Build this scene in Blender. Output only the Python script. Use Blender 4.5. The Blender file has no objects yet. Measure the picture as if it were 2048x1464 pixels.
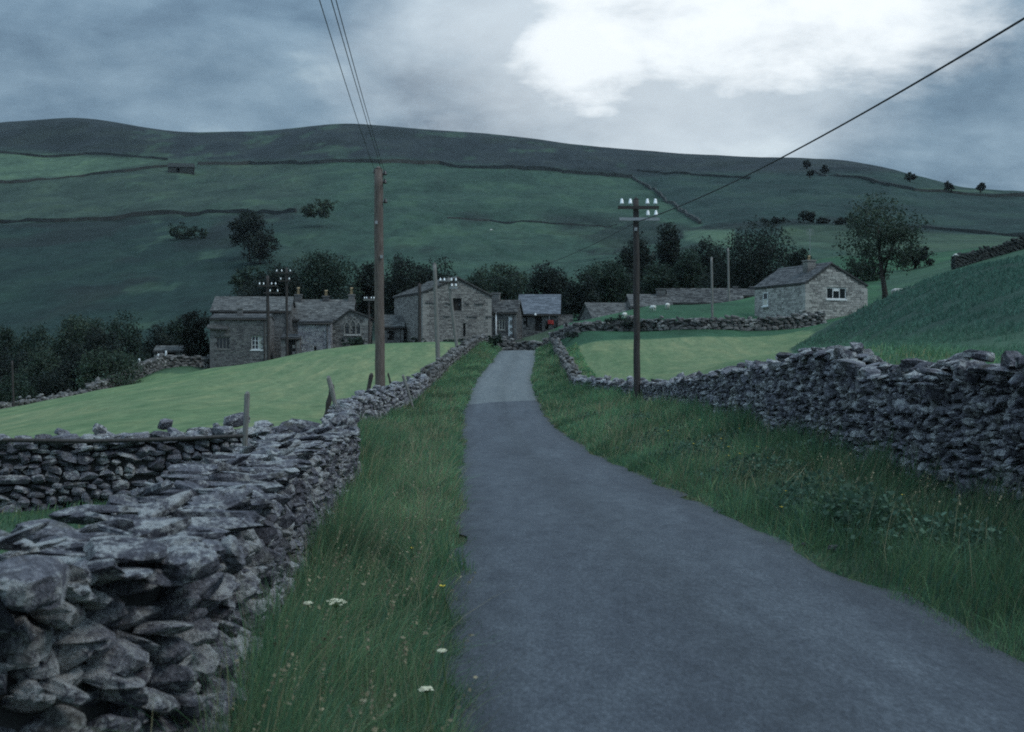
import bpy, math, random
import numpy as np
from mathutils import Vector, Matrix

# ------------------------------------------------------------------ camera, world, sun, exposure
SC = bpy.context.scene
COL = SC.collection
EYE = 1.6
F = 50.0 / 36.0 * 2048.0          # focal length in pixels of the 2048 wide photograph

cam_data = bpy.data.cameras.new("camera")
cam_data.lens = 50.0
cam_data.sensor_width = 36.0
cam_data.clip_start = 0.05
cam_data.clip_end = 6000.0
cam_data.dof.use_dof = True
cam_data.dof.focus_distance = 45.0
cam_data.dof.aperture_fstop = 6.3
cam = bpy.data.objects.new("camera", cam_data)
cam.location = (0, 0, EYE)
cam.rotation_euler = (math.radians(90), 0, 0)
COL.objects.link(cam)
SC.camera = cam

SC.view_settings.view_transform = 'Standard'
SC.view_settings.look = 'None'
SC.view_settings.gamma = 1.0
SC.view_settings.use_curve_mapping = False
SC.view_settings.exposure = 0.0

SUN_EL = math.radians(52)
SUN_AZ = math.radians(112)        # clockwise from +Y (the view direction)

def new_tree(nt):
    nt.nodes.clear()
    N = nt.nodes
    def node(kind, **kw):
        n = N.new(kind)
        for k, v in kw.items():
            if k.startswith("in_"):
                key = k[3:]
                key = int(key) if key.isdigit() else key.replace("_", " ")
                n.inputs[key].default_value = v
            else:
                setattr(n, k, v)
        return n
    def link(a, b):
        nt.links.new(a, b)
    return node, link

def mathn(node, link, op, a, b=None, c=None, clamp=False):
    n = node("ShaderNodeMath", operation=op)
    n.use_clamp = clamp
    for i, v in enumerate((a, b, c)):
        if v is None:
            continue
        if isinstance(v, (int, float)):
            n.inputs[i].default_value = v
        else:
            link(v, n.inputs[i])
    return n.outputs[0]

def rampn(node, link, fac, stops, interp='LINEAR'):
    r = node("ShaderNodeValToRGB")
    cr = r.color_ramp
    cr.interpolation = interp
    while len(cr.elements) > 1:
        cr.elements.remove(cr.elements[-1])
    cr.elements[0].position = stops[0][0]
    cr.elements[0].color = tuple(stops[0][1]) + (1,)
    for p, c in stops[1:]:
        e = cr.elements.new(p)
        e.color = tuple(c) + (1,)
    if fac is not None:
        link(fac, r.inputs[0])
    return r.outputs[0]

def mixc(node, link, fac, a, b, blend='MIX'):
    m = node("ShaderNodeMix", data_type='RGBA', blend_type=blend)
    for idx, v in ((0, fac), (6, a), (7, b)):
        if isinstance(v, (int, float)):
            m.inputs[idx].default_value = v
        elif isinstance(v, tuple):
            m.inputs[idx].default_value = v + (1,) if len(v) == 3 else v
        else:
            link(v, m.inputs[idx])
    return m.outputs[2]

def build_world():
    w = bpy.data.worlds.new("World")
    SC.world = w
    w.use_nodes = True
    node, link = new_tree(w.node_tree)
    M = lambda *a, **k: mathn(node, link, *a, **k)
    sky = node("ShaderNodeTexSky", sky_type='NISHITA', sun_disc=False,
               sun_elevation=SUN_EL, sun_rotation=SUN_AZ, altitude=250.0,
               air_density=1.0, dust_density=1.5, ozone_density=1.5)
    tc = node("ShaderNodeTexCoord")
    sep = node("ShaderNodeSeparateXYZ")
    link(tc.outputs["Generated"], sep.inputs[0])
    x, y, z = sep.outputs
    # cloud deck: the direction projected onto a high flat layer
    zc = M('ADD', M('MAXIMUM', z, 0.0), 0.30)
    cx, cy = M('DIVIDE', x, zc), M('DIVIDE', y, zc)
    comb = node("ShaderNodeCombineXYZ")
    link(cx, comb.inputs[0]); link(cy, comb.inputs[1])
    n1 = node("ShaderNodeTexNoise", in_Scale=2.6, in_Detail=6.0, in_Roughness=0.58, in_Distortion=0.25)
    link(comb.outputs[0], n1.inputs["Vector"])
    n2 = node("ShaderNodeTexNoise", in_Scale=7.5, in_Detail=6.0, in_Roughness=0.60, in_Distortion=0.2)
    mp = node("ShaderNodeMapping")
    mp.inputs["Location"].default_value = (3.7, 1.9, 0.4)
    link(comb.outputs[0], mp.inputs[0]); link(mp.outputs[0], n2.inputs["Vector"])
    base = M('ADD', M('MULTIPLY', n1.outputs[0], 0.66), M('MULTIPLY', n2.outputs[0], 0.34))
    # tangent-plane direction in front (world space)
    yy = M('MAXIMUM', y, 0.05)
    a = M('DIVIDE', x, yy)
    e = M('DIVIDE', z, yy)
    # paler cloud over the fell, and a thin bright break in the overcast ahead to the right
    def blob(ax, ex, wa, we, amp, nz, na):
        da = M('DIVIDE', M('SUBTRACT', a, ax), wa)
        de = M('DIVIDE', M('SUBTRACT', e, ex), we)
        r = M('ADD', M('MULTIPLY', da, da), M('MULTIPLY', de, de))
        r = M('ADD', r, M('MULTIPLY', M('SUBTRACT', nz, 0.5), -na))
        m = M('SUBTRACT', 1.0, r, clamp=True)
        m = M('MULTIPLY', M('MULTIPLY', m, m), M('SUBTRACT', 3.0, M('MULTIPLY', m, 2.0)))
        return M('MULTIPLY', m, amp)
    nz = n2.outputs[0]
    H = M('MAXIMUM', blob(0.160, 0.262, 0.235, 0.098, 1.0, nz, 1.25), blob(0.052, 0.222, 0.080, 0.058, 0.95, nz, 1.5))
    H = M('MAXIMUM', H, blob(0.08, 0.220, 0.235, 0.150, 0.50, n1.outputs[0], 1.3))
    H = M('MAXIMUM', H, blob(0.04, 0.165, 0.20, 0.030, 0.24, nz, 2.0))
    cloud = rampn(node, link, base, [(0.34, (0.95, 1.55, 2.25)), (0.45, (1.65, 2.55, 3.42)),
                                      (0.56, (2.5, 3.6, 4.55)), (0.68, (4.2, 5.5, 6.3))])
    # the overcast brightens overhead; raised further out of view to light the ground
    zen = M('ADD', 1.0, M('MULTIPLY', M('MAXIMUM', M('SUBTRACT', z, 0.20), 0.0), WORLD_ZEN))
    cb = node("ShaderNodeVectorMath", operation='SCALE')
    link(cloud, cb.inputs[0]); link(zen, cb.inputs["Scale"])
    c2 = mixc(node, link, H, cb.outputs[0], (10.6, 11.2, 11.5))
    c3 = mixc(node, link, 0.93, sky.outputs[0], c2)
    bg = node("ShaderNodeBackground", in_Strength=0.10)
    link(c3, bg.inputs[0])
    out = node("ShaderNodeOutputWorld")
    link(bg.outputs[0], out.inputs[0])

WORLD_ZEN = 4.0
build_world()

sun_d = bpy.data.lights.new("sun", 'SUN')
sun_d.energy = 1.1
sun_d.angle = math.radians(22)
sun_d.color = (1.0, 0.98, 0.94)
sun = bpy.data.objects.new("sun", sun_d)
COL.objects.link(sun)
_sd = Vector((math.sin(SUN_AZ) * math.cos(SUN_EL), math.cos(SUN_AZ) * math.cos(SUN_EL), math.sin(SUN_EL)))
sun.rotation_euler = _sd.to_track_quat('Z', 'Y').to_euler()
sun.location = (20, -10, 40)

SC.render.engine = 'CYCLES'
SC.cycles.filter_width = 1.9
SC.cycles.use_denoising = False
SC.cycles.max_bounces = 5
SC.cycles.diffuse_bounces = 3
SC.cycles.transparent_max_bounces = 6

# ------------------------------------------------------------------ helpers
rng = np.random.default_rng(7)
random.seed(7)

def P(px, py, D):
    """a point seen at (px, py) of the photograph, D metres ahead"""
    return np.array([(px - 1024.0) / F * D, D, EYE - (py - 732.0) / F * D])

def PX(x, y, z):
    return 1024 + F * x / y, 732 - F * (z - EYE) / y

def smooth(a, b, x):
    t = np.clip((x - a) / (b - a), 0, 1)
    return t * t * (3 - 2 * t)

def _hash(ix, iy, seed):
    h = (ix.astype(np.int64) * 374761393 + iy.astype(np.int64) * 668265263 + seed * 2147483647) & 0x7fffffff
    h = ((h ^ (h >> 13)) * 1274126177) & 0x7fffffff
    return ((h ^ (h >> 16)) & 0xffff) / 65535.0

def vnoise(x, y, seed=0):
    x = np.asarray(x, float); y = np.asarray(y, float)
    ix, iy = np.floor(x), np.floor(y)
    fx, fy = x - ix, y - iy
    fx = fx * fx * (3 - 2 * fx); fy = fy * fy * (3 - 2 * fy)
    a = _hash(ix, iy, seed); b = _hash(ix + 1, iy, seed)
    c = _hash(ix, iy + 1, seed); d = _hash(ix + 1, iy + 1, seed)
    return (a * (1 - fx) + b * fx) * (1 - fy) + (c * (1 - fx) + d * fx) * fy

def fbm(x, y, seed=0, octv=4):
    s = 0; amp = 0.5; tot = 0
    for i in range(octv):
        s = s + amp * vnoise(x * 2 ** i, y * 2 ** i, seed + i * 17)
        tot += amp; amp *= 0.5
    return s / tot

def mesh_np(name, V, faces, attrs=None, smooth_shade=False):
    """mesh from numpy arrays; faces is a list of (n, k) index arrays"""
    me = bpy.data.meshes.new(name)
    V = np.ascontiguousarray(V, dtype=np.float32)
    me.vertices.add(len(V))
    me.vertices.foreach_set("co", V.ravel())
    faces = [np.asarray(f, dtype=np.int32) for f in faces if len(f)]
    nl = sum(f.size for f in faces); nf = sum(len(f) for f in faces)
    me.loops.add(nl); me.polygons.add(nf)
    me.loops.foreach_set("vertex_index", np.concatenate([f.ravel() for f in faces]))
    starts = []; s = 0
    for f in faces:
        k = f.shape[1]
        starts.append(s + np.arange(len(f)) * k)
        s += f.size
    me.polygons.foreach_set("loop_start", np.concatenate(starts).astype(np.int32))
    me.polygons.foreach_set("use_smooth", np.full(nf, bool(smooth_shade)))
    for an, av in (attrs or {}).items():
        av = np.asarray(av, dtype=np.float32)
        if av.ndim == 1:
            at = me.attributes.new(an, 'FLOAT', 'POINT')
            at.data.foreach_set("value", av)
        else:
            if av.shape[1] == 3:
                av = np.concatenate([av, np.ones((len(av), 1), np.float32)], 1)
            at = me.attributes.new(an, 'FLOAT_COLOR', 'POINT')
            at.data.foreach_set("color", np.ascontiguousarray(av).ravel())
    me.update(calc_edges=True)
    return me

def link_obj(name, me, mat=None, parent=None, kind=None):
    o = bpy.data.objects.new(name, me)
    COL.objects.link(o)
    if mat is not None and me is not None and not me.materials:
        me.materials.append(mat)
    if parent is not None:
        o.parent = parent
    if kind:
        o["kind"] = kind
    return o

def tag(o, label, cat, group=None):
    o["label"] = label
    o["category"] = cat
    if group:
        o["group"] = group
    return o

def thing(name, label, cat, loc=(0, 0, 0), rz=0.0, group=None):
    o = bpy.data.objects.new(name, None)
    o.empty_display_size = 0.3
    COL.objects.link(o)
    o.location = tuple(float(v) for v in loc)
    o.rotation_euler = (0, 0, rz)
    return tag(o, label, cat, group)

class MB:
    """collects boxes, tubes and lathes into one mesh"""
    def __init__(self):
        self.v = []; self.f = []; self.t = []
    def add(self, verts, faces, tone=0.5):
        b = len(self.v)
        self.v += [tuple(map(float, p)) for p in verts]
        self.f += [tuple(i + b for i in f) for f in faces]
        self.t += [tone] * len(verts)
    def box(self, x0, x1, y0, y1, z0, z1, tone=0.5):
        self.add([(x0, y0, z0), (x1, y0, z0), (x1, y1, z0), (x0, y1, z0),
                  (x0, y0, z1), (x1, y0, z1), (x1, y1, z1), (x0, y1, z1)],
                 [(0, 3, 2, 1), (4, 5, 6, 7), (0, 1, 5, 4), (1, 2, 6, 5), (2, 3, 7, 6), (3, 0, 4, 7)], tone)
    def hexa(self, p, tone=0.5):
        self.add(p, [(0, 3, 2, 1), (4, 5, 6, 7), (0, 1, 5, 4), (1, 2, 6, 5), (2, 3, 7, 6), (3, 0, 4, 7)], tone)
    def prism(self, poly, axis_vec, tone=0.5):
        n = len(poly); a = np.asarray(axis_vec, float)
        q = [np.asarray(p, float) for p in poly]
        self.add(q + [p + a for p in q],
                 [tuple(range(n - 1, -1, -1)), tuple(range(n, 2 * n))] +
                 [(i, (i + 1) % n, n + (i + 1) % n, n + i) for i in range(n)], tone)
    def tube(self, pts, rad, seg=8, tone=0.5, cap=True):
        pts = [np.asarray(p, float) for p in pts]
        n = len(pts)
        if not hasattr(rad, '__len__'):
            rad = [rad] * n
        rings = []
        for i in range(n):
            t = pts[min(i + 1, n - 1)] - pts[max(i - 1, 0)]
            t = t / (np.linalg.norm(t) + 1e-9)
            up = np.array([0, 0, 1.0]) if abs(t[2]) < 0.9 else np.array([1.0, 0, 0])
            a = np.cross(t, up); a /= np.linalg.norm(a)
            b = np.cross(a, t)
            rings.append([pts[i] + rad[i] * (math.cos(k * 2 * math.pi / seg) * a + math.sin(k * 2 * math.pi / seg) * b) for k in range(seg)])
        V = [p for r in rings for p in r]
        Fc = []
        for i in range(n - 1):
            for k in range(seg):
                k2 = (k + 1) % seg
                Fc.append((i * seg + k, i * seg + k2, (i + 1) * seg + k2, (i + 1) * seg + k))
        if cap:
            Fc.append(tuple(range(seg - 1, -1, -1)))
            Fc.append(tuple((n - 1) * seg + k for k in range(seg)))
        self.add(V, Fc, tone)
    def build(self, name, mat, parent=None, smooth_shade=False, kind=None):
        me = bpy.data.meshes.new(name)
        me.from_pydata(self.v, [], self.f)
        at = me.attributes.new("tone", 'FLOAT', 'POINT')
        at.data.foreach_set("value", np.asarray(self.t, np.float32))
        if smooth_shade:
            me.polygons.foreach_set("use_smooth", np.ones(len(me.polygons), bool))
        me.update()
        return link_obj(name, me, mat, parent, kind)

# ------------------------------------------------------------------ materials
def mat_base(name, rough=0.9, spec=0.25):
    m = bpy.data.materials.new(name)
    m.use_nodes = True
    node, link = new_tree(m.node_tree)
    b = node("ShaderNodeBsdfPrincipled")
    b.inputs["Roughness"].default_value = rough
    b.inputs["Specular IOR Level"].default_value = spec
    out = node("ShaderNodeOutputMaterial")
    link(b.outputs[0], out.inputs[0])
    return m, node, link, b

def geo_pos(node, link, scale=(1, 1, 1)):
    g = node("ShaderNodeNewGeometry")
    mp = node("ShaderNodeMapping")
    mp.inputs["Scale"].default_value = scale
    link(g.outputs["Position"], mp.inputs[0])
    return mp.outputs[0]

def noise(node, link, vec, scale, detail=4.0, rough=0.55, dist=0.0):
    n = node("ShaderNodeTexNoise", in_Scale=scale, in_Detail=detail, in_Roughness=rough, in_Distortion=dist)
    link(vec, n.inputs["Vector"])
    return n.outputs[0]

def bump(node, link, bsdf, h, strength=0.5, dist=0.02):
    b = node("ShaderNodeBump", in_Strength=strength, in_Distance=dist)
    link(h, b.inputs["Height"])
    link(b.outputs[0], bsdf.inputs["Normal"])

def stone_mat(name, dark, mid, light, lichen, lich_amt=0.62, scale=1.0, bump_d=0.02, moss=None):
    m, node, link, b = mat_base(name, 0.95, 0.12)
    v = geo_pos(node, link)
    n1 = noise(node, link, v, 9 * scale, 6, 0.68)
    n2 = noise(node, link, v, 2.3 * scale, 4, 0.6)
    n3 = noise(node, link, v, 34 * scale, 5, 0.7, 0.4)
    n4 = noise(node, link, v, 110 * scale, 3, 0.7)
    info = node("ShaderNodeObjectInfo")
    at = node("ShaderNodeAttribute", attribute_name="tone")
    A = lambda a, c: mathn(node, link, 'ADD', a, c)
    X = lambda a, c: mathn(node, link, 'MULTIPLY', a, c)
    t = A(at.outputs["Fac"], X(info.outputs["Random"], 0.62))
    t = A(A(X(t, 0.55), X(n1, 0.45)), A(X(n3, 0.42), -0.21))
    col = rampn(node, link, t, [(0.20, dark), (0.52, mid), (0.95, light)])
    sp = rampn(node, link, A(X(n3, 0.6), X(n4, 0.4)), [(0.34, (0.42, 0.42, 0.43)), (0.52, (1, 1, 1)), (0.68, (1.75, 1.72, 1.65))])
    col = mixc(node, link, 1.0, col, sp, 'MULTIPLY')
    # crusts of grey-white lichen: clustered, broken by a finer pattern
    lm = A(X(n2, 0.42), A(X(n1, 0.33), X(n3, 0.25)))
    lmask = rampn(node, link, lm, [(lich_amt - 0.075, (0, 0, 0)), (lich_amt - 0.035, (0.75, 0.75, 0.75)), (lich_amt + 0.03, (1, 1, 1))])
    col = mixc(node, link, lmask, col, lichen)
    if moss:
        mm = noise(node, link, v, 4.1 * scale, 5, 0.65)
        mmask = rampn(node, link, mm, [(0.56, (0, 0, 0)), (0.68, (1, 1, 1))])
        mmask = X(mmask, 0.55)
        col = mixc(node, link, mmask, col, moss)
    link(col, b.inputs["Base Color"])
    h = A(n1, A(X(n3, 0.55), X(n4, 0.2)))
    bump(node, link, b, h, 1.0, bump_d)
    return m

def plain_mat(name, c1, c2, scale=8.0, rough=0.8, spec=0.3, bumps=0.0, stretch=(1, 1, 1)):
    m, node, link, b = mat_base(name, rough, spec)
    v = geo_pos(node, link, stretch)
    n = noise(node, link, v, scale, 5, 0.6)
    col = rampn(node, link, n, [(0.3, c1), (0.7, c2)])
    link(col, b.inputs["Base Color"])
    if bumps:
        bump(node, link, b, n, 0.6, bumps)
    return m

def attr_mat(name, attr, rough=0.8, transl=0.0, spec=0.2, objvar=0.0):
    """vertex colour of the plant, any painted shade included, with world-space mottling"""
    m, node, link, b = mat_base(name, rough, spec)
    at = node("ShaderNodeAttribute", attribute_name=attr)
    v = geo_pos(node, link)
    n = noise(node, link, v, 1.3, 4, 0.6)
    f = rampn(node, link, n, [(0.3, (0.72, 0.74, 0.72)), (0.7, (1.25, 1.22, 1.2))])
    col = mixc(node, link, 1.0, at.outputs["Color"], f, 'MULTIPLY')
    link(col, b.inputs["Base Color"])
    if transl:
        tr = node("ShaderNodeBsdfTranslucent")
        link(col, tr.inputs[0])
        mx = node("ShaderNodeMixShader")
        mx.inputs[0].default_value = transl
        link(b.outputs[0], mx.inputs[1]); link(tr.outputs[0], mx.inputs[2])
        out = [n_ for n_ in m.node_tree.nodes if n_.type == 'OUTPUT_MATERIAL'][0]
        link(mx.outputs[0], out.inputs[0])
    return m

M = {}
M["stone"] = stone_mat("dry_stone", (0.055, 0.054, 0.066), (0.155, 0.153, 0.174), (0.32, 0.317, 0.335), (0.42, 0.42, 0.41), 0.574, 1.0, 0.055,
                       moss=(0.075, 0.07, 0.045))
M["stone_far"] = stone_mat("dry_stone_far", (0.05, 0.05, 0.05), (0.14, 0.135, 0.13), (0.28, 0.27, 0.26), (0.42, 0.41, 0.39), 0.62, 0.45, 0.05)
M["fellwall"] = stone_mat("fell_wall_stone", (0.020, 0.025, 0.025), (0.036, 0.043, 0.041), (0.062, 0.068, 0.064), (0.10, 0.10, 0.095), 0.68, 0.2, 0.06)
M["core"] = plain_mat("wall_core_earth", (0.02, 0.02, 0.02), (0.045, 0.043, 0.04), 6)
M["house_stone"] = stone_mat("house_stone", (0.075, 0.073, 0.07), (0.17, 0.163, 0.155), (0.32, 0.31, 0.285), (0.38, 0.37, 0.34), 0.66, 0.6, 0.02)
M["farm_stone"] = stone_mat("farmhouse_stone", (0.05, 0.05, 0.052), (0.115, 0.112, 0.112), (0.215, 0.21, 0.20), (0.26, 0.255, 0.24), 0.68, 0.6, 0.02)
M["pale_stone"] = stone_mat("cottage_stone", (0.10, 0.098, 0.095), (0.26, 0.25, 0.235), (0.48, 0.46, 0.425), (0.56, 0.54, 0.50), 0.66, 0.6, 0.02)
M["mortar"] = plain_mat("lime_mortar", (0.10, 0.098, 0.09), (0.18, 0.17, 0.16), 3)
M["slates"] = stone_mat("stone_slates", (0.028, 0.028, 0.029), (0.066, 0.066, 0.065), (0.135, 0.135, 0.130), (0.21, 0.205, 0.19), 0.615, 0.5, 0.012)
M["darkslates"] = stone_mat("dark_slates", (0.05, 0.052, 0.055), (0.09, 0.092, 0.095), (0.14, 0.14, 0.14), (0.2, 0.2, 0.18), 0.68, 0.5, 0.01)
M["blueslate"] = stone_mat("blue_slate", (0.085, 0.095, 0.11), (0.125, 0.138, 0.158), (0.18, 0.195, 0.22), (0.23, 0.245, 0.26), 0.72, 0.5, 0.006)
M["roofbase"] = plain_mat("roof_underside", (0.05, 0.05, 0.05), (0.09, 0.09, 0.088), 3)
M["white"] = plain_mat("white_paint", (0.68, 0.69, 0.68), (0.82, 0.82, 0.80), 12, 0.5, 0.4)
M["cream"] = plain_mat("cream_paint", (0.45, 0.44, 0.38), (0.58, 0.56, 0.48), 10, 0.6, 0.3)
M["pot"] = plain_mat("buff_clay_pot", (0.55, 0.40, 0.24), (0.70, 0.52, 0.32), 10, 0.7, 0.2)
M["glass"] = plain_mat("dark_window_glass", (0.012, 0.014, 0.017), (0.02, 0.022, 0.026), 2, 0.08, 0.6)
M["void"] = plain_mat("dark_boarding", (0.016, 0.015, 0.014), (0.03, 0.028, 0.026), 4)
M["pole"] = plain_mat("weathered_pole", (0.075, 0.058, 0.05), (0.19, 0.155, 0.135), 5, 0.85, 0.2, 0.01, (6, 6, 0.5))
M["darkpole"] = plain_mat("creosoted_pole", (0.03, 0.025, 0.024), (0.075, 0.065, 0.06), 5, 0.8, 0.25, 0.01, (6, 6, 0.5))
M["greywood"] = plain_mat("grey_wood", (0.13, 0.125, 0.115), (0.27, 0.26, 0.24), 7, 0.85, 0.2, 0.008, (8, 8, 0.8))
M["darkwood"] = plain_mat("dark_wood", (0.03, 0.027, 0.026), (0.085, 0.075, 0.068), 7, 0.85, 0.2, 0.008, (8, 8, 0.8))
M["ceramic"] = plain_mat("white_ceramic", (0.82, 0.84, 0.84), (0.88, 0.89, 0.88), 3, 0.18, 0.6)
M["brownceramic"] = plain_mat("dark_insulator", (0.018, 0.015, 0.014), (0.03, 0.026, 0.024), 3, 0.3, 0.5)
M["iron"] = plain_mat("galvanised_iron", (0.22, 0.23, 0.24), (0.34, 0.35, 0.36), 10, 0.5, 0.5)
M["wire"] = plain_mat("cable_black", (0.012, 0.013, 0.016), (0.02, 0.021, 0.024), 4, 0.6, 0.3)
M["red"] = plain_mat("faded_red_paint", (0.30, 0.025, 0.02), (0.42, 0.04, 0.03), 6, 0.5, 0.4)
M["rubber"] = plain_mat("black_rubber", (0.012, 0.012, 0.012), (0.025, 0.025, 0.025), 9, 0.8, 0.2)
M["bark"] = plain_mat("bark", (0.03, 0.026, 0.022), (0.075, 0.066, 0.058), 6, 0.9, 0.15, 0.02, (4, 4, 1))
M["wool"] = plain_mat("sheep_wool", (0.55, 0.54, 0.49), (0.72, 0.70, 0.64), 30, 0.95, 0.1, 0.02)
M["foliage"] = attr_mat("foliage", "leaf_colour", 0.75, 0.28)
M["grass"] = attr_mat("grass_blades", "leaf_colour", 0.7, 0.42)
M["yellow"] = plain_mat("yellow_petals", (0.62, 0.44, 0.04), (0.75, 0.55, 0.06), 20, 0.6, 0.2)
M["creampetal"] = plain_mat("cream_petals", (0.60, 0.58, 0.42), (0.72, 0.70, 0.52), 20, 0.7, 0.2)
M["straw"] = plain_mat("dry_stalk", (0.28, 0.24, 0.14), (0.42, 0.37, 0.24), 15, 0.8, 0.2)
M["green"] = plain_mat("green_stalk", (0.05, 0.09, 0.03), (0.08, 0.13, 0.045), 15, 0.7, 0.2)

def ground_mat():
    m, node, link, b = mat_base("pasture", 0.95, 0.12)
    at = node("ShaderNodeAttribute", attribute_name="landcover")
    v = geo_pos(node, link, (1, .38, .8))
    big = noise(node, link, v, 0.055, 6, 0.62, 0.3)
    med = noise(node, link, v, 0.42, 5, 0.65)
    fine = noise(node, link, v, 6.5, 5, 0.7)
    f1 = rampn(node, link, big, [(0.32, (0.62, 0.66, 0.68)), (0.5, (1, 1, 1)), (0.68, (1.42, 1.34, 1.15))])
    f2 = rampn(node, link, med, [(0.28, (0.66, 0.69, 0.66)), (0.72, (1.34, 1.30, 1.26))])
    f3 = rampn(node, link, fine, [(0.28, (0.62, 0.65, 0.62)), (0.72, (1.38, 1.34, 1.30))])
    col = mixc(node, link, 1.0, at.outputs["Color"], f1, 'MULTIPLY')
    col = mixc(node, link, 1.0, col, f2, 'MULTIPLY')
    col = mixc(node, link, 1.0, col, f3, 'MULTIPLY')
    link(col, b.inputs["Base Color"])
    h = mathn(node, link, 'ADD', mathn(node, link, 'MULTIPLY', med, 1.0), mathn(node, link, 'MULTIPLY', fine, 0.35))
    bump(node, link, b, h, 0.55, 0.22)
    return m

def meadow_mat():
    """mown hay meadow: pale, with the faint lines left by the mower and drying swaths"""
    m, node, link, b = mat_base("mown_meadow", 0.95, 0.12)
    at = node("ShaderNodeAttribute", attribute_name="landcover")
    g = node("ShaderNodeNewGeometry")
    mp = node("ShaderNodeMapping")
    mp.inputs["Rotation"].default_value = (0, 0, math.radians(-16))
    mp.inputs["Scale"].default_value = (0.85, 0.10, 0.2)
    link(g.outputs["Position"], mp.inputs[0])
    v = geo_pos(node, link, (1, .3, .5))
    sw = noise(node, link, mp.outputs[0], 1.4, 5, 0.65, 0.4)
    big = noise(node, link, v, 0.12, 5, 0.6)
    fine = noise(node, link, v, 2.6, 8, 0.8)
    f1 = rampn(node, link, sw, [(0.32, (0.72, 0.84, 0.80)), (0.5, (0.98, 1, 1)), (0.68, (1.36, 1.18, 1.16))])
    f2 = rampn(node, link, fine, [(0.28, (0.62, 0.66, 0.62)), (0.72, (1.36, 1.32, 1.28))])
    f3 = rampn(node, link, big, [(0.32, (0.82, 0.92, 0.86)), (0.68, (1.18, 1.08, 1.10))])
    col = mixc(node, link, 1.0, at.outputs["Color"], f1, 'MULTIPLY')
    col = mixc(node, link, 1.0, col, f2, 'MULTIPLY')
    col = mixc(node, link, 1.0, col, f3, 'MULTIPLY')
    link(col, b.inputs["Base Color"])
    bump(node, link, b, mathn(node, link, 'ADD', sw, mathn(node, link, 'MULTIPLY', fine, 0.4)), 0.5, 0.15)
    return m

def road_mat():
    m, node, link, b = mat_base("tarmac", 0.82, 0.35)
    v0 = geo_pos(node, link)
    v = geo_pos(node, link, (1, .33, 1))
    ch = noise(node, link, v, 42, 5, 0.85)
    mid = noise(node, link, v, 5.5, 5, 0.65)
    lg = noise(node, link, geo_pos(node, link, (1.5, 0.22, 1)), 0.8, 5, 0.6, 0.4)
    at = node("ShaderNodeAttribute", attribute_name="tone")       # across the road: wheel tracks polished, middle gritty
    sp = node("ShaderNodeSeparateXYZ")
    link(v0, sp.inputs[0])
    base = rampn(node, link, lg, [(0.3, (0.030, 0.034, 0.042)), (0.7, (0.052, 0.059, 0.068))])
    old = rampn(node, link, lg, [(0.3, (0.070, 0.080, 0.083)), (0.7, (0.100, 0.109, 0.108))])
    # the newer dressing stops at a straight joint about sixty metres on
    yj = mathn(node, link, 'ADD', sp.outputs[1], mathn(node, link, 'MULTIPLY', mid, 0.9))
    j = mathn(node, link, 'GREATER_THAN', mathn(node, link, 'ADD', yj, mathn(node, link, 'MULTIPLY', sp.outputs[0], -0.9)), 60.0)
    col = mixc(node, link, j, base, old)
    f2 = rampn(node, link, mid, [(0.30, (0.72, 0.72, 0.75)), (0.70, (1.28, 1.27, 1.24))])
    f3 = rampn(node, link, ch, [(0.30, (0.42, 0.42, 0.44)), (0.5, (1, 1, 1)), (0.70, (1.85, 1.80, 1.76))])
    f4 = rampn(node, link, at.outputs["Fac"], [(0.0, (0.55, 0.52, 0.50)), (0.5, (0.88, 0.88, 0.88)), (1.0, (1.22, 1.22, 1.24))])
    for f in (f2, f3, f4):
        col = mixc(node, link, 1.0, col, f, 'MULTIPLY')
    link(col, b.inputs["Base Color"])
    bump(node, link, b, ch, 0.6, 0.008)
    return m
M["ground"] = ground_mat()
M["meadow"] = meadow_mat()
M["road"] = road_mat()

# ------------------------------------------------------------------ the lie of the land
#  road centre line: y, x, z (half width 1.55 m)
ROAD = np.array([(-20, 1.9, 0.0), (-6, 1.6, 0.0), (0, 1.45, 0.0), (6, 1.31, 0.0), (12.5, 1.02, 0.0), (20, 0.72, -0.12),
                 (33.4, 0.30, -0.36), (46.6, -0.12, -0.33), (53, -0.28, -0.15), (59.6, -0.37, 0.10), (68, -0.44, 0.48),
                 (76, -0.42, 0.88), (88, -0.12, 1.45), (100, 0.18, 2.03), (108, 0.36, 2.52), (113, 0.48, 2.80), (117, 0.8, 2.86), (122, 1.8, 2.80), (127, 4.2, 2.7)], float)

def _hermite(xs, ys, x):
    xs = np.asarray(xs); ys = np.asarray(ys)
    m = np.gradient(ys, xs)
    x = np.clip(x, xs[0], xs[-1])
    i = np.clip(np.searchsorted(xs, x) - 1, 0, len(xs) - 2)
    h = xs[i + 1] - xs[i]; t = (x - xs[i]) / h
    return ((2 * t ** 3 - 3 * t ** 2 + 1) * ys[i] + (t ** 3 - 2 * t ** 2 + t) * h * m[i] +
            (-2 * t ** 3 + 3 * t ** 2) * ys[i + 1] + (t ** 3 - t ** 2) * h * m[i + 1])

def road_x(y): return _hermite(ROAD[:, 0], ROAD[:, 1], y)
def road_z(y): return _hermite(ROAD[:, 0], ROAD[:, 2], y)

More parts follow.
